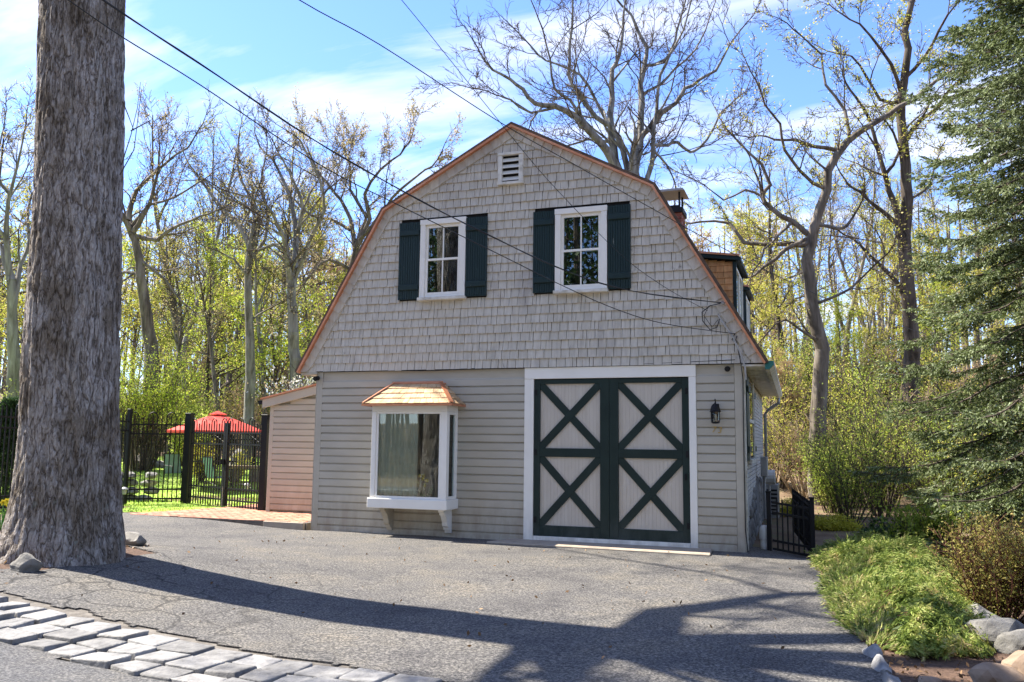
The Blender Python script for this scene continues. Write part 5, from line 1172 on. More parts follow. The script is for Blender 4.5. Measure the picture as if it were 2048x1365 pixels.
traced('bare_tree', 'tall bare pale-limbed tree spreading above the roof ridge', 31, [
    (30, 24, [(1268, 520), (1266, 440), (1264, 372)]),
    (24, 5, [(1262, 380), (1238, 346), (1213, 300), (1180, 263), (1150, 233), (1108, 215), (1070, 208), (1045, 182), (1020, 160), (985, 140)]),
    (22, 5, [(1262, 375), (1235, 345), (1228, 300), (1221, 255), (1224, 200), (1225, 140), (1240, 110), (1245, 60), (1250, 5)]),
    (15, 4, [(1258, 355), (1245, 300), (1232, 270), (1218, 250), (1195, 235), (1160, 185), (1137, 150), (1140, 90), (1145, 30), (1140, -30)]),
    (22, 5, [(1266, 372), (1275, 310), (1282, 270), (1282, 190), (1280, 170), (1290, 130), (1293, 95), (1275, 60), (1260, 30), (1230, -5)]),
    (14, 4, [(1282, 275), (1300, 255), (1325, 225), (1352, 208), (1370, 180), (1400, 160), (1430, 140), (1450, 110), (1470, 75)]),
    (9, 4, [(1293, 130), (1310, 130), (1330, 120), (1345, 100), (1355, 60), (1370, 5)]),
    (14, 4, [(1266, 425), (1285, 390), (1302, 330), (1305, 290), (1308, 250), (1315, 200), (1320, 150), (1340, 110), (1365, 60), (1380, 10)]),
    (9, 4, [(1305, 290), (1335, 290), (1355, 285), (1380, 305), (1400, 295), (1425, 260), (1440, 230), (1470, 200)]),
    (8, 4, [(1230, 285), (1185, 280), (1160, 283), (1125, 295)]),
    (9, 4, [(1221, 255), (1190, 200), (1160, 150), (1110, 130), (1075, 110), (1050, 80)]),
    (8, 3, [(1180, 263), (1140, 200), (1110, 180), (1100, 120), (1085, 60), (1070, 20)]),
    (8, 3, [(1282, 190), (1320, 170), (1350, 140), (1390, 100), (1410, 60), (1425, 20)]),
    (7, 3, [(1304, 300), (1335, 330), (1350, 365)]),
    (7, 3, [(1108, 215), (1060, 225), (1020, 200), (990, 190), (965, 180)]),
    ], PT, 'palebark', None, 0, 31, kidlen=1.15, dens=1.25)
traced('leaning_tree', 'thick leaning tree with long bare limbs right of the house', 24, [
    (44, 10, [(1636, 1000), (1634, 900), (1638, 800), (1642, 700), (1624, 605), (1616, 520), (1630, 450), (1650, 380), (1672, 310), (1720, 265), (1760, 240), (1800, 215), (1840, 190)]),
    (15, 5, [(1616, 488), (1576, 490), (1488, 483), (1457, 446), (1400, 444)]),
    (15, 4, [(1620, 478), (1611, 464), (1585, 444), (1545, 420), (1525, 391), (1540, 369), (1523, 330), (1457, 264)]),
    (13, 5, [(1612, 480), (1571, 497), (1549, 519), (1510, 549), (1492, 556)]),
    (11, 4, [(1672, 300), (1628, 292), (1589, 281), (1549, 277), (1519, 272)]),
    (10, 4, [(1632, 450), (1659, 455), (1686, 457), (1703, 440), (1725, 400)]),
    (9, 4, [(1650, 380), (1600, 340), (1570, 300), (1560, 250), (1530, 210), (1520, 180)]),
    (9, 4, [(1700, 280), (1690, 220), (1650, 170), (1640, 110), (1600, 70)]),
    (8, 4, [(1585, 444), (1560, 470), (1530, 500), (1520, 525)]),
    (8, 4, [(1640, 690), (1600, 660), (1570, 640), (1540, 660)]),
    (8, 4, [(1622, 610), (1680, 590), (1720, 560), (1760, 520)]),
    (7, 3, [(1525, 391), (1490, 380), (1450, 400), (1420, 380)]),
    ], PT, 'bark', 'budleaf', .55, 32, lsize=.06, spread=.09, kidlen=.85, base_down=1, dens=.8)
traced('forest_tree', 'tall dark-trunked tree with yellow buds beside the spruce', 27, [
    (38, 12, [(1822, 760), (1826, 700), (1814, 560), (1808, 470), (1816, 400), (1808, 300), (1803, 200), (1818, 100), (1812, 60), (1830, -20)]),
    (17, 5, [(1806, 480), (1790, 410), (1770, 350), (1748, 270), (1730, 220), (1700, 180)]),
    (13, 4, [(1800, 455), (1740, 400), (1705, 375), (1690, 360)]),
    (12, 4, [(1812, 280), (1840, 240), (1880, 210), (1900, 180), (1930, 150)]),
    (13, 4, [(1808, 590), (1790, 560), (1740, 510), (1710, 480), (1690, 475)]),
    (10, 4, [(1804, 190), (1780, 130), (1740, 70), (1700, 40)]), (10, 4, [(1810, 160), (1850, 110), (1880, 60), (1915, 5)]),
    (9, 4, [(1803, 200), (1760, 200), (1720, 130), (1690, 110)]), (9, 4, [(1770, 350), (1800, 300), (1770, 240)]), (8, 3, [(1812, 400), (1850, 380), (1870, 330)]),
    ], PT, 'darkbark', 'budleaf', 1.5, 33, lsize=.065, spread=.10, kidlen=.85, base_down=1, dens=.85)
traced('forest_tree', 'gnarled tree with forked limbs just right of the oak trunk', 30, [
    (32, 16, [(304, 720), (300, 680), (294, 640), (284, 557), (274, 504), (265, 469)]),
    (15, 4, [(265, 469), (245, 433), (215, 390), (200, 330)]), (13, 4, [(266, 460), (289, 430), (315, 357), (318, 313)]), (13, 4, [(256, 440), (274, 381), (315, 343), (356, 307), (380, 290)]), (12, 4, [(276, 474), (315, 480), (341, 460), (382, 442), (418, 428)]),
    (11, 4, [(284, 557), (250, 545), (210, 560)]), (9, 4, [(266, 450), (300, 410), (350, 395), (390, 370)]), (9, 4, [(278, 520), (330, 560), (360, 600)]),
    ], PT, 'bark', 'tanleaf', .5, 34, lsize=.065, spread=.09, kidlen=1.0, base_down=1)
traced('forest_tree', 'straight grey forest tree left of the house with leaning top', 32, [
    (24, 14, [(500, 790), (500, 700), (497, 560), (500, 500)]), (14, 4, [(500, 505), (490, 470), (450, 420), (400, 360), (375, 325)]), (12, 4, [(500, 500), (520, 450), (505, 400), (480, 360), (475, 310)]), (10, 4, [(500, 520), (530, 480), (535, 420), (520, 370), (530, 320)]), (8, 3, [(498, 560), (470, 520), (430, 500)]),
    ], PT, 'palebark', 'tanleaf', .3, 35, lsize=.065, spread=.09, kidlen=1.0, base_down=1)
traced('forest_tree', 'forked grey forest tree nearest the left roof slope', 31, [
    (30, 20, [(592, 800), (588, 700), (585, 640), (583, 570)]), (18, 4, [(584, 575), (592, 480), (586, 420), (572, 370), (545, 320), (520, 295)]), (14, 4, [(582, 570), (572, 500), (555, 450), (530, 410), (480, 390)]), (12, 4, [(592, 480), (605, 420), (592, 370), (565, 320)]), (12, 4, [(588, 560), (620, 480), (650, 420), (640, 360), (610, 300)]), (9, 3, [(572, 500), (545, 490), (515, 500)]),
    ], PT, 'palebark', 'tanleaf', .25, 36, lsize=.065, spread=.09, kidlen=1.05, base_down=1)
traced('forest_tree', 'bronze-budded spreading tree behind the left roof slope', 35, [
    (24, 14, [(690, 760), (690, 640), (700, 560), (712, 500)]), (12, 4, [(712, 500), (700, 440), (680, 400), (640, 350), (620, 310)]), (12, 4, [(712, 500), (740, 440), (730, 390), (760, 340), (800, 310)]), (10, 4, [(720, 480), (770, 420), (800, 380), (850, 340)]), (9, 4, [(700, 460), (660, 440), (620, 430), (590, 400)]), (9, 4, [(700, 540), (660, 520), (630, 540), (600, 580)]), (8, 4, [(740, 440), (700, 380), (700, 330), (690, 300)]),
    ], PT, 'bark', 'tanleaf', 2.0, 37, kidlen=1.1, base_down=1, lsize=.075, spread=.10)
traced('forest_tree', 'double-stemmed tree at the left picture edge behind the fence', 30, [
    (30, 18, [(28, 760), (26, 700), (24, 620), (22, 560)]), (16, 4, [(22, 560), (12, 480), (18, 400), (35, 330), (45, 285)]), (14, 4, [(25, 620), (42, 530), (60, 480), (55, 420), (75, 370)]), (9, 4, [(14, 480), (-20, 430), (-40, 380)]), (9, 4, [(20, 390), (-10, 340), (0, 290)]),
    ], PT, 'palebark', 'tanleaf', .7, 38, lsize=.065, spread=.09, kidlen=1.0, base_down=1)
# -------- generic woodland trees, six kinds, copied
def template(kind, seed):
    r = random.Random(seed); segs = []; tips = []
    if kind == 'tall':      # long bare trunk, small open crown
        H = r.uniform(15, 17); rad = .20; P = dict(n=[4, 4, 3], kink=[.15, .2, .22], trop=[.10, .06, .04], start=[.1, .1], kids=[1.0, 1.5], ang=[(.4, .9), (.4, 1.0)], ratio=[(.45, .7), (.4, .65)], leafp=.9); hs = .45; nb = 22; bl = (1.6, 3.8)
    elif kind == 'leafy':   # understory tree in young leaf from low down
        H = r.uniform(9, 11); rad = .11; P = dict(n=[4, 4, 3], kink=[.16, .2, .22], trop=[.04, .03, .02], start=[.1, .1], kids=[1.2, 1.6], ang=[(.5, 1.1), (.4, 1.1)], ratio=[(.45, .7), (.4, .65)], leafp=1); hs = .18; nb = 26; bl = (1.4, 3.2)
    else:                   # broad crown
        H = r.uniform(13, 15); rad = .24; P = dict(n=[5, 4, 3], kink=[.17, .2, .24], trop=[.07, .05, .03], start=[.15, .1], kids=[1.15, 1.6], ang=[(.45, 1.0), (.4, 1.0)], ratio=[(.45, .7), (.4, .65)], leafp=.9); hs = .32; nb = 18; bl = (2.4, 4.6)
    p = Vector((0, 0, -.3)); d = Vector((r.uniform(-.04, .04), r.uniform(-.04, .04), 1)).normalized(); n = 22; pts = [p.copy()]
    for i in range(n):
        d = (d+Vector((r.gauss(0, .035), r.gauss(0, .035), .03))).normalized(); q = p+d*(H/n); ra = rad*(1-.85*i/n); rb = rad*(1-.85*(i+1)/n); segs.append((*p, *q, ra, rb)); p = q; pts.append(p.copy())
    for k in range(nb):
        t = hs+(1-hs)*((k+r.random())/nb); j = min(int(t*n), n-1); q = pts[j]; an = r.uniform(.7, 1.2) if kind != 'tall' else r.uniform(.4, .9); dd = (Vector((0, 0, 1))*math.cos(an)+perp(Vector((0, 0, 1)), r)*math.sin(an)).normalized()
        L_ = r.uniform(*bl)*(1.1-.6*(t-hs)/(1-hs)); grow(segs, tips, q, dd, L_, min(rad*(1-.85*t)*.6, .02+.015*L_), 0, r, P)
    return segs, tips
KINDS = [('tall', 'bark', 'tanleaf', .5, 51), ('tall', 'palebark', 'budleaf', .6, 52), ('broad', 'bark', 'tanleaf', .9, 53), ('broad', 'darkbark', 'budleaf', 1.1, 54), ('leafy', 'darkbark', 'limeleaf', 1.9, 55), ('leafy', 'bark', 'budleaf', 1.7, 56), ('leafy', 'bark', 'pinkleaf', 1.8, 57)]
GRP = 'woodland trees behind the house'
def woods():
    protos = []
    LAB = {'tall': 'slender bare-stemmed tree standing in the woods behind', 'broad': 'wide-crowned budding tree standing in the woods behind', 'leafy': 'small leafing understory tree in the woods behind'}
    spots = []; r = random.Random(77)
    # (pixel x, depth, kind, scale)
    L_ = [(330, 40, 1, .9), (372, 46, 0, 1.), (408, 38, 4, .95), (432, 50, 1, 1.), (455, 42, 0, .85), (470, 55, 5, 1.1), (540, 44, 1, .9), (560, 38, 4, 1.0), (620, 42, 5, 1.1), (650, 50, 2, 1.), (385, 58, 4, 1.2), (520, 60, 4, 1.3), (350, 62, 5, 1.2), (600, 56, 0, 1.05), (420, 66, 2, 1.1), (300, 52, 4, 1.1), (260, 45, 5, 1.), (345, 35, 0, .62), (395, 36, 1, .66), (445, 36, 0, .6), (530, 37, 1, .62), (570, 60, 5, 1.2), (470, 70, 3, 1.1), (640, 66, 4, 1.2),
          (-30, 44, 3, 1.), (10, 52, 4, 1.1), (45, 40, 5, 1.), (70, 60, 2, 1.1), (-120, 50, 2, 1.), (120, 56, 4, 1.), (180, 48, 1, 1.), (210, 62, 2, 1.), (740, 60, 6, 1.2), (800, 66, 2, 1.1), (690, 48, 6, 1.),
          (1420, 52, 6, 1.0), (1480, 46, 5, .95), (1520, 40, 5, .85), (1560, 50, 6, 1.0), (1580, 38, 3, .75), (1600, 60, 1, .9), (1655, 52, 1, .8), (1690, 46, 0, .8), (1700, 56, 0, .85), (1730, 46, 1, .75), (1750, 50, 0, .85), (1765, 58, 1, .85), (1790, 44, 5, .8), (1850, 48, 0, .8), (1880, 42, 5, .8), (1910, 52, 4, .85), (1950, 46, 3, .8), (2000, 50, 5, .9), (2060, 46, 2, .9), (1680, 36, 4, .55), (1745, 38, 5, .55), (1540, 33, 5, .55), (1575, 30, 6, .42), (1860, 36, 4, .6), (1975, 38, 5, .65), (1380, 60, 2, .9), (1500, 60, 4, .9), (1640, 64, 4, .9), (1870, 60, 3, .9), (2110, 55, 4, 1.)]
    for px, D, k, sc in L_: p = AG(px, 800, D); spots.append((p, k, sc, 1))
    first = {}
    RG_ = [(-999, 60, 'left of the oak trunk'), (60, 250, 'hidden behind the oak trunk'), (250, 660, 'between the oak and the house'), (660, 1000, 'behind the left roof slope'), (1000, 1600, 'between the house and the leaning tree'), (1600, 1800, 'between leaning tree and spruce'), (1800, 9999, 'behind the spruce')]
    ORD = ['first', 'second', 'third', 'fourth', 'fifth', 'sixth', 'seventh', 'eighth', 'ninth', 'tenth', 'eleventh', 'twelfth', 'thirteenth', 'fourteenth', 'fifteenth']
    LK = {0: 'slender brown-stemmed tree', 1: 'slender pale-stemmed tree', 2: 'broad tan-budded tree', 3: 'broad yellow-budded tree', 4: 'small lime-leaved tree', 5: 'small yellow-leaved tree', 6: 'small bronze-leaved tree'}
    cnt = {}
    for px, D, k, sc in sorted(L_):
        p = AG(px, 800, D); kind, bark, leaf, per, seed = KINDS[k]; where = [w for a, b, w in RG_ if a <= px < b][0]
        c = cnt.get((k, where), 0); cnt[(k, where)] = c+1; lab = ORD[c]+' '+LK[k]+' from left, '+where; grp = 'woodland trees behind the house'
        if k not in first:
            segs, tips = template(kind, seed); first[k] = plant('forest_tree', lab, 'tree', (0, 0, 0), segs, tips, bark, leaf, per*1.25, .12, .10, seed, grp, thr=.035)
            o = first[k]; o.location = p; o.rotation_euler = (0, 0, r.uniform(0, 6.28)); o.scale = (sc, sc, sc)
        else: copy_tree(first[k], p, r.uniform(0, 6.28), (sc, sc, sc*r.uniform(.92, 1.1)), lab, grp)
woods()
# -------- far mass of woodland on the slope: trunks, twigs and young leaf
def wood_mass(name, label, pts, hr, nl, lsz, leaf, seed):
    r = np.random.default_rng(seed); segs = []
    for p in pts:
        h = r.uniform(*hr); rad = r.uniform(.06, .2); t = p+Vector((r.normal(0, .7), r.normal(0, .7), h)); segs.append((p.x, p.y, p.z-.3, t.x, t.y, t.z, rad, rad*.3))
        for _ in range(8):
            f = r.uniform(.22, .95); q = p.lerp(t, f); e = q+Vector((r.normal(0, 1.6), r.normal(0, 1.6), abs(r.normal(1.2, .8)))); segs.append((q.x, q.y, q.z, e.x, e.y, e.z, .035, .01))
    V1, F1 = tubes_np(np.array(segs), 4)
    S_ = np.array(segs); m = S_[:, 6] < .036; T = S_[m][:, 3:6]; C = T[r.integers(0, len(T), nl)]+r.normal(0, [.9, .9, .8], (nl, 3)); V2, F2 = quads_np(C, lsz, r, .7)
    V, Fs = join([(V1, F1), (V2, F2)]); mi = np.concatenate([np.zeros(len(F1)), np.ones(len(F2))])
    o = obj(name, np_mesh(name, V, Fs, [M['bark'], M[leaf]], midx=mi)); tag(o, label, 'woods', kind='stuff')
_r = np.random.default_rng(5)
wood_mass('far_woods', 'far budding woodland closing the view on the slope', [AG(x, 800, d) for x, d in zip(_r.uniform(-150, 2250, 520), _r.uniform(62, 105, 520))], (9, 16), 42000, .24, 'budleaf', 5)
wood_mass('street_woods', 'woodland on the far side of the street, seen in the window panes', [Vector((x, y, tz(x, y))) for x, y in zip(_r.uniform(-30, 40, 260), _r.uniform(-46, -21, 260))], (12, 20), 70000, .34, 'darkleaf', 6)
# -------- low growth
def bush(name, label, cat, c, size, nst, leaf, bark, nleaf, lsize, seed, stiff=.5, group=None, arch=.25, leafdist=.10, asp=.55, low=0.0):
    "many-stemmed shrub: stems fan out from the base, twigs and leaves along them"
    r = random.Random(seed); segs = []; tips = []
    for k in range(nst):
        a = r.uniform(0, 6.283); s = r.uniform(.1, 1); d = Vector((math.cos(a)*s*size[0]/size[2]*.55, math.sin(a)*s*size[1]/size[2]*.55, 1)).normalized(); p = Vector(c)+Vector((math.cos(a)*.12*size[0]*s, math.sin(a)*.12*size[1]*s, -.05)); L_ = size[2]*r.uniform(.7, 1.08); n = 7; rad = .006+.006*size[2]
        for i in range(n):
            d = (d+Vector((r.gauss(0, .08), r.gauss(0, .08), stiff*.1-arch*.25*i/n))).normalized(); q = p+d*L_/n; segs.append((*p, *q, rad*(1-.8*i/n), rad*(1-.8*(i+1)/n)))
            if i/n >= low: tips.append(tuple(q))
            if i > 0:
                for _ in range(3):
                    dd = (d+perp(d, r)*r.uniform(.4, 1.0)).normalized(); e = q+dd*L_*r.uniform(.08, .24); segs.append((*q, *e, rad*.35, rad*.15))
                    if i/n >= low: tips.append(tuple(e)); tips.append(tuple(q.lerp(e, .5)))
            p = q
    o = thing(name, label, cat, Vector(c), group); V, F = tubes_np(np.array(segs), 3); obj('stems', np_mesh('stems', V, [F], M[bark], True), o)
    V, F = leaf_cloud(tips, nleaf/max(len(tips), 1), leafdist, lsize, seed, asp); obj('foliage', np_mesh('foliage', V, [F], M[leaf]), o); return o
def spray_np(C, dirs, L_, r, nb=11, wid=.010, droop=.0, fan=.8):
    "feathery sprays: thin blades fanning from a short axis"
    n = len(C); ax = dirs/np.linalg.norm(dirs, axis=1, keepdims=True); out = []
    for k in range(nb):
        t = (k+.5)/nb; q = r.normal(size=(n, 3)); e = q-ax*(q*ax).sum(1, keepdims=True); e /= np.linalg.norm(e, axis=1, keepdims=True)
        L2 = (L_*r.uniform(.7, 1.1, n))[:, None]; b = C+ax*L2*t*.75; tip = b+(ax*(1-.35*fan)+e*fan*.75)*L2*.36*(1.15-.5*t); tip[:, 2] -= droop*L2[:, 0]*t
        s = np.cross(ax, e)*wid; out.append(np.stack([b-s, b+s, tip], 1))
    V = np.stack(out, 1).reshape(-1, 3); return V, np.arange(len(V)).reshape(-1, 3)
def spruce():
    T = at(2185, 1000, 12.6); T.z = tz(T.x, T.y); root = thing('spruce_tree', 'large blue-green spruce filling the right picture edge', 'tree', T); r = random.Random(9); rn = np.random.default_rng(9)
    H = 13.0; part(MB().tube([T-Vector((0, 0, .2)), T+Vector((.05, 0, 4)), T+Vector((0, .1, 9)), T+Vector((0, 0, H))], [.24, .19, .10, .02], 10), 'trunk', 'darkbark', root, smooth=True)
    segs = []; C = []; Dr = []; Ls = []
    h = .55
    while h < H-.3:
        rel = h/H; nb = 6 if h < 9 else 5; a0 = r.uniform(0, 6.28)
        for k in range(nb):
            a = a0+k*6.283/nb+r.uniform(-.35, .35); L_ = (3.15*(1-rel)**.62+.25)*r.uniform(.78, 1.1)*(1.0 if h > 1.2 else .8); d = Vector((math.cos(a), math.sin(a), .12+.35*rel)).normalized(); p = T+Vector((0, 0, h+r.uniform(-.12, .12))); n = 10; rad = .035*(1-rel*.6)
            for i in range(n):
                f = i/n; dn = (d+Vector((0, 0, (-.13 if f < .6 else .16)))+Vector((r.gauss(0, .05), r.gauss(0, .05), r.gauss(0, .03)))).normalized(); q = p+dn*L_/n; segs.append((*p, *q, rad*(1-.85*f), rad*(1-.85*(f+.1)))); d = dn
                if f > .12:
                    sd = d.cross(Vector((0, 0, 1))).normalized()
                    for s in (-1, 1):
                        for rep in range(2):
                            l2 = L_*r.uniform(.16, .30)*(1.15-.75*f); d2 = (d*r.uniform(.5, 1.0)+sd*s*r.uniform(.6, 1.0)+Vector((0, 0, r.uniform(-.42, .05)))).normalized(); p2 = p.lerp(q, r.random()); m = max(2, int(l2/.13)); segs.append((*p2, *(p2+d2*l2), .007, .003))
                            for j in range(m):
                                g = (j+.6)/m; c = p2+d2*l2*g; C.append(tuple(c)); Dr.append(tuple(d2+Vector((0, 0, r.uniform(-.1, .25))))); Ls.append(.17)
                                s2 = d2.cross(Vector((0, 0, 1))).normalized()
                                for ss in (-1, 1):
                                    d3 = (d2*.8+s2*ss*.75+Vector((0, 0, r.uniform(-.45, .1)))).normalized(); C.append(tuple(c)); Dr.append(tuple(d3)); Ls.append(r.uniform(.12, .24)*(1.1-.4*g))
                p = q
            C.append(tuple(p)); Dr.append(tuple(d)); Ls.append(.2)
        h += r.uniform(.22, .32)
    V, F = tubes_np(np.array(segs), 4); obj('branches', np_mesh('branches', V, [F], M['darkbark'], True), root)
    C = np.array(C); Dr = np.array(Dr); Ls = np.array(Ls)
    keep = rn.random(len(C)) < min(1, 105000/len(C)); C, Dr, Ls = C[keep], Dr[keep], Ls[keep]
    V, F = spray_np(C, Dr, Ls*1.2, rn, 8, .0125, .05, .7); obj('needles', np_mesh('needles', V, [F], M['needle']), root)
    return len(C)
NSP = spruce()
def juniper():
    # low spreading juniper filling the bed along the right edge of the driveway
    rn = np.random.default_rng(3); n = 15000; poly = [RG(x, y) for x, y in ((1630, 1122), (1650, 1160), (1668, 1200), (1690, 1250), (1730, 1298), (1800, 1318), (1880, 1325), (1990, 1325), (2005, 1280), (1960, 1235), (1930, 1190), (1880, 1140), (1800, 1120), (1700, 1112))]; P2 = [(p.x, p.y) for p in poly]
    xs = [p[0] for p in P2]; ys = [p[1] for p in P2]; C = []
    while len(C) < n:
        x = rn.uniform(min(xs), max(xs)); y = rn.uniform(min(ys), max(ys))
        if pip(x, y, P2): C.append((x, y))
    C = np.array(C); cx, cy = C[:, 0], C[:, 1]
    lump = vnoise(cx, cy, 1.1, 31)*.34+np.abs(vnoise(cx, cy, 2.4, 32)-.5)*.55; ed = np.full(n, 9.0)
    for i in range(len(P2)):
        a = np.array(P2[i-1]); b = np.array(P2[i]); ab = b-a; t = np.clip(((C-a)@ab)/(ab@ab), 0, 1); ed = np.minimum(ed, np.linalg.norm(C-(a+t[:, None]*ab), axis=1))
    top = (.07+.72*lump)*S(ed/.5)+.04; z = terrain(cx, cy)+top*rn.uniform(.45, 1.0, n)**.6; pts = np.stack([cx, cy, z], 1)
    e = .05; gx = (vnoise(cx+e, cy, 1.1, 31)-vnoise(cx-e, cy, 1.1, 31)); gy = (vnoise(cx, cy+e, 1.1, 31)-vnoise(cx, cy-e, 1.1, 31)); a = vnoise(cx, cy, .8, 33)*12
    d = np.stack([np.cos(a)*.7-gx*6+rn.normal(0, .35, n), np.sin(a)*.7-gy*6-.25+rn.normal(0, .35, n), rn.uniform(.15, .75, n)], 1)
    root = thing('juniper_shrub', 'low spreading green juniper along the right driveway edge', 'shrub', (np.mean(xs), np.mean(ys), 0))
    V, F = spray_np(pts, d, rn.uniform(.14, .32, n), rn, 14, .0075, .10, .55); obj('sprays', np_mesh('sprays', V, [F], M['juniper']), root)
    seg = np.concatenate([pts-d/np.linalg.norm(d, axis=1, keepdims=True)*.12, pts+d/np.linalg.norm(d, axis=1, keepdims=True)*.06, np.full((n, 1), .004), np.full((n, 1), .002)], 1)[::4]; V, F = tubes_np(seg, 3); obj('stems', np_mesh('stems', V, [F], M['redtwig']), root)
    # brown tips where it meets the asphalt
    m = (ed < .28) & (cx < 9.3+(-cy)*.02); q = pts[m][::2]; V, F = spray_np(q, d[m][::2], np.full(len(q), .2), rn, 10, .005, .1, .6); obj('dry_sprays', np_mesh('dry_sprays', V, [F], M['tanleaf']), root)
juniper()
bush('barberry_bush', 'red-brown twiggy barberry at the right edge below the spruce', 'shrub', RG(1998, 1250), (.95, .95, .92), 80, 'barberry', 'redtwig', 11000, .026, 61, leafdist=.05, arch=.5)
bush('barberry_bush', 'second red-brown twiggy bush at the far right picture edge', 'shrub', RG(2110, 1260), (1.0, 1.0, .95), 70, 'barberry', 'redtwig', 9000, .028, 62, leafdist=.05, arch=.5)
bush('green_shrub', 'bright green leafing shrub right behind the small side fence', 'shrub', AG(1700, 1060, 19), (1.9, 1.5, 1.9), 24, 'shrubleaf', 'twig', 4800, .045, 63, leafdist=.13)
bush('green_shrub', 'loose pale green shrub between side fence and spruce', 'shrub', AG(1770, 1060, 20.5), (2.3, 1.6, 2.7), 22, 'shrubleaf', 'twig', 3800, .045, 64, leafdist=.15)
bush('green_shrub', 'fresh green ferny shrub at the foot of the leaning tree', 'shrub', AG(1665, 1060, 21.5), (1.6, 1.2, 1.6), 22, 'shrubleaf', 'twig', 4200, .045, 65, leafdist=.13)
bush('rhododendron', 'dark glossy rhododendron low behind the juniper', 'shrub', RG(1785, 1118), (.95, .8, .6), 40, 'darkleaf', 'twig', 2600, .085, 66, leafdist=.07, asp=.4)
bush('green_shrub', 'pale broad-leaved shrub between juniper and spruce', 'shrub', RG(1850, 1128), (1.1, .9, .85), 45, 'shrubleaf', 'twig', 4500, .06, 67, leafdist=.08)
bush('golden_groundcover', 'golden yellow ground cover behind the small side gate', 'ground cover', AG(1665, 1090, 18.2), (2.6, 1.6, .32), 120, 'goldleaf', 'twig', 9000, .045, 68, leafdist=.06)
bush('golden_groundcover', 'golden plant in the path seen through the side gate', 'ground cover', AG(1590, 1060, 20.5), (1.2, 1.0, .4), 60, 'goldleaf', 'twig', 4000, .045, 69, leafdist=.06)
HS = [(1545, 27, 2.6), (1590, 30, 3.0), (1660, 30, 3.2), (1700, 27, 3.0), (1740, 31, 3.4), (1780, 28, 3.0), (1820, 26, 2.8), (1870, 24, 3.0), (1920, 26, 3.2), (1970, 23, 2.8), (2020, 26, 3.2), (1720, 36, 3.4), (1640, 37, 3.2), (1570, 36, 3.2), (1800, 37, 3.6), (1880, 34, 3.4), (1960, 33, 3.4), (1680, 23.5, 2.2), (1750, 23.5, 2.6), (1610, 25.5, 2.4), (2060, 22, 2.8), (1900, 20, 2.2), (1985, 19, 2.2)]
def brush_bank():
    protos = [bush('brush_bush', 'tangled budding brush on the wooded bank right of the house', 'shrub', (0, 0, 0), (1.15, 1.15, 1.0), 34, lf, bk, int(nl*1.9), .023, 70+k, group='brush on the right bank', leafdist=.05) for k, (lf, bk, nl) in enumerate((('budleaf', 'twig', 2400), ('shrubleaf', 'twig', 3000), ('pinkleaf', 'straw', 1300)))]
    r = random.Random(4); used = set(); cnt = {}
    LK = ('yellow-budded brush', 'green-leaved brush', 'bronze straw-stemmed brush'); ORD = ['first', 'second', 'third', 'fourth', 'fifth', 'sixth', 'seventh', 'eighth', 'ninth', 'tenth', 'eleventh']
    for i, (px, D, h) in enumerate(sorted(HS)):
        p = AG(px, 900, D); k = (0, 1, 0, 2, 1)[i % 5]; c = cnt.get(k, 0); cnt[k] = c+1; lab = ORD[c]+' clump of '+LK[k]+' from left, bank right of house'
        if k not in used:
            used.add(k); o = protos[k]; o.location = p; o.rotation_euler = (0, 0, r.uniform(0, 6.28)); o.scale = (h, h, h*.95); o['label'] = lab
        else: copy_tree(protos[k], p, r.uniform(0, 6.28), (h, h, h*r.uniform(.8, 1.1)), lab, 'brush on the right bank')
    LS = [(250, 34, 2.4), (300, 36, 2.6), (345, 38, 2.8), (400, 36, 2.2), (450, 37, 2.4), (500, 36, 2.4), (545, 38, 2.6), (600, 36, 2.4), (640, 38, 2.6), (370, 44, 3.2), (470, 45, 3.2), (560, 46, 3.2), (20, 30, 2.6), (-30, 33, 2.8), (60, 36, 2.8), (620, 46, 3.2)]
    cnt = {}
    for i, (px, D, h) in enumerate(sorted(LS)):
        k = (0, 1, 2, 1)[i % 4]; w = 'left of the oak' if px < 100 else 'behind the lawn'; c = cnt.get((k, w), 0); cnt[(k, w)] = c+1
        copy_tree(protos[k], AG(px, 900, D), r.uniform(0, 6.28), (h, h, h*r.uniform(.8, 1.1)), ORD[c]+' low clump of '+LK[k]+' from the left, '+w, 'brush behind the lawn')
brush_bank()
bush('thread_shrub', 'large feathery lime-green shrub between oak and umbrella', 'shrub', AG(283, 900, 28.2), (3.9, 2.6, 3.6), 60, 'limeleaf', 'twig', 19000, .06, 81, leafdist=.12, arch=.7, low=.35)
bush('thread_shrub', 'small feathery green shrub half hidden behind the gate', 'shrub', AG(372, 900, 30.5), (2.0, 1.6, 1.9), 45, 'shrubleaf', 'twig', 6000, .075, 82, leafdist=.12, arch=.6)
bush('forsythia_bush', 'small yellow-leaved bush seen through the left gate leaf', 'shrub', AG(402, 965, 25.5), (1.0, .9, 1.15), 30, 'goldleaf', 'twig', 2200, .06, 83, leafdist=.06)
bush('potted_plant', 'small golden shrub behind the stone bench', 'shrub', AG(478, 955, 26.5), (.5, .5, .75), 16, 'goldleaf', 'twig', 700, .05, 84, leafdist=.05)
bush('white_blossom_tree', 'white blossoming tree top above the lean-to roof', 'tree', AG(612, 880, 27), (2.4, 2.0, 3.4), 40, 'pinkleaf', 'twig', 300, .06, 85, leafdist=.10)
def blossom():
    rr = np.random.default_rng(8); p = at(612, 778, 27); C = np.array(p)+rr.normal(0, (.8, .5, .22), (700, 3)); V, F = quads_np(C, .075, rr, .9); me = np_mesh('blossom', V, [F], M['petalwhite']); t = [o for o in COL.objects if o.name.startswith('white_blossom_tree')][0]; obj('blossom', me, t)
blossom()
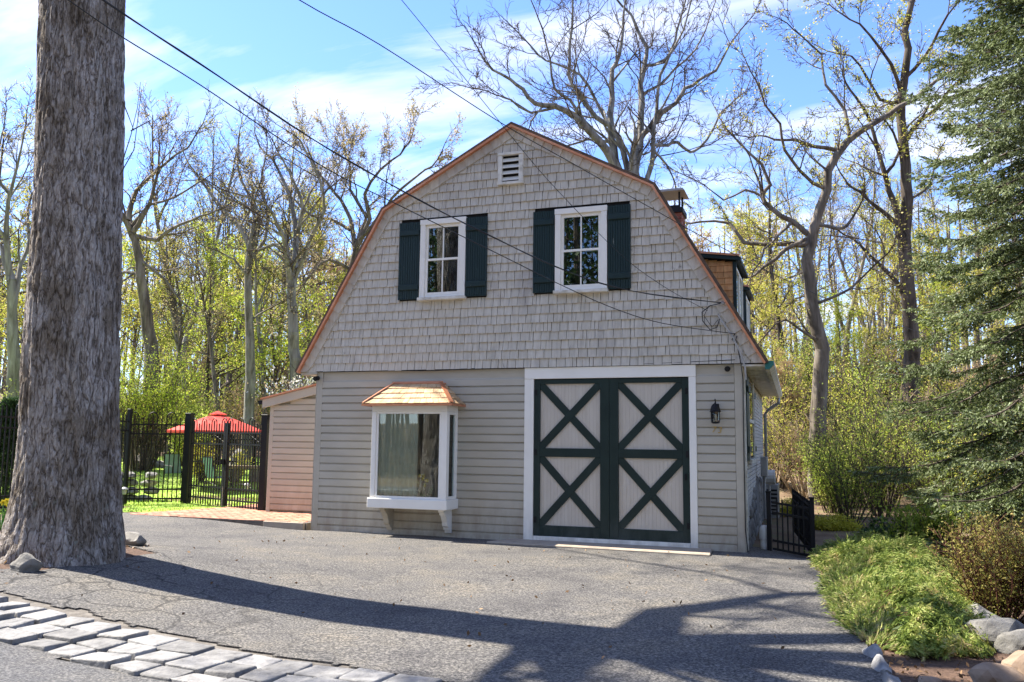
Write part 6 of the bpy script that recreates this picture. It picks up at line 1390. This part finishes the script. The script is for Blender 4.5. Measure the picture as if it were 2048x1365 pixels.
def arborvitae():
    c = AG(8, 1000, 18.3); root = thing('arborvitae', 'dark evergreen column behind the fence left of the oak', 'tree', c); rn = np.random.default_rng(6); n = 5200; h = rn.uniform(0, 1, n); a = rn.uniform(0, 6.283, n); R_ = (.62*(1-h)**.7+.05)*np.sqrt(rn.uniform(.35, 1, n)); C = np.stack([c.x+np.cos(a)*R_, c.y+np.sin(a)*R_, c.z+.1+h*2.2], 1); d = np.stack([np.cos(a)*.6, np.sin(a)*.6, np.full(n, .8)], 1)+rn.normal(0, .25, (n, 3))
    V, F = spray_np(C, d, np.full(n, .22), rn, 9, .012, 0, .5); obj('foliage', np_mesh('foliage', V, [F], M['darkleaf']), root); part(MB().tube([c-Vector((0, 0, .1)), c+Vector((0, 0, 1.9))], [.07, .03], 6), 'trunk', 'bark', root)
arborvitae()
def daffodils():
    rr = random.Random(14)
    for i, (px, py, lab) in enumerate(((2, 1062, 'leafy daffodil clump at the left picture edge by the oak'), (22, 1058, 'yellow daffodil in bloom beside the oak trunk'))):
        c = RG(px, py); o = thing('daffodil_clump', lab, 'flowers', c); mb = MB()
        for k in range(60):
            a = rr.uniform(0, 6.28); s = rr.uniform(0, .16); p = c+Vector((math.cos(a)*s, math.sin(a)*s, 0)); hh = rr.uniform(.18, .36); t = p+Vector((math.cos(a)*.12, math.sin(a)*.12, hh)); e = Vector((-math.sin(a), math.cos(a), 0))*.008; m = p.lerp(t, .6)+Vector((0, 0, .05)); mb.poly([p-e, p+e, m+e, m-e]); mb.poly([m-e, m+e, t])
        part(mb, 'leaves', 'stemgreen', o)
        for k in range(3 if i else 1):
            top = c+Vector((rr.uniform(-.08, .12), rr.uniform(-.08, .08), rr.uniform(.36, .44))); part(MB().tube([c, top], .006, 5), 'stem', 'stemgreen', o); dr = Vector((.6, -.75, .1)).normalized(); e1 = dr.cross(Vector((0, 0, 1))).normalized(); e2 = dr.cross(e1); fl = MB()
            for j in range(6):
                t = j*math.pi/3; q = e1*math.cos(t)+e2*math.sin(t); s = e1*math.cos(t+1.57)+e2*math.sin(t+1.57); fl.poly([top, top+q*.03+s*.018, top+q*.055, top+q*.03-s*.018])
            fl.tube([top, top+dr*.035], [.014, .022], 7, False); part(fl, 'flower', 'yellow', o)
daffodils()
def litter():
    r = np.random.default_rng(15); n = 2600; x = np.concatenate([r.uniform(9.35, 12.5, 1500), r.uniform(-4, .5, 1100)]); y = np.concatenate([r.uniform(-8.5, -4.4, 1500), r.uniform(-7.6, -4.5, 1100)]); C = np.stack([x, y, terrain(x, y)+.035], 1); x2 = r.uniform(-1, 9, 170); y2 = r.uniform(-7.6, -.6, 170); C = np.concatenate([C, np.stack([x2, y2, terrain(x2, y2)+.048], 1)]); V, F = quads_np(C, .045, r, .6); o = obj('leaf_litter', np_mesh('leaf_litter', V, [F], M['drylitter'])); tag(o, 'dry brown leaves scattered on the planting beds', 'leaves', kind='stuff')
litter()
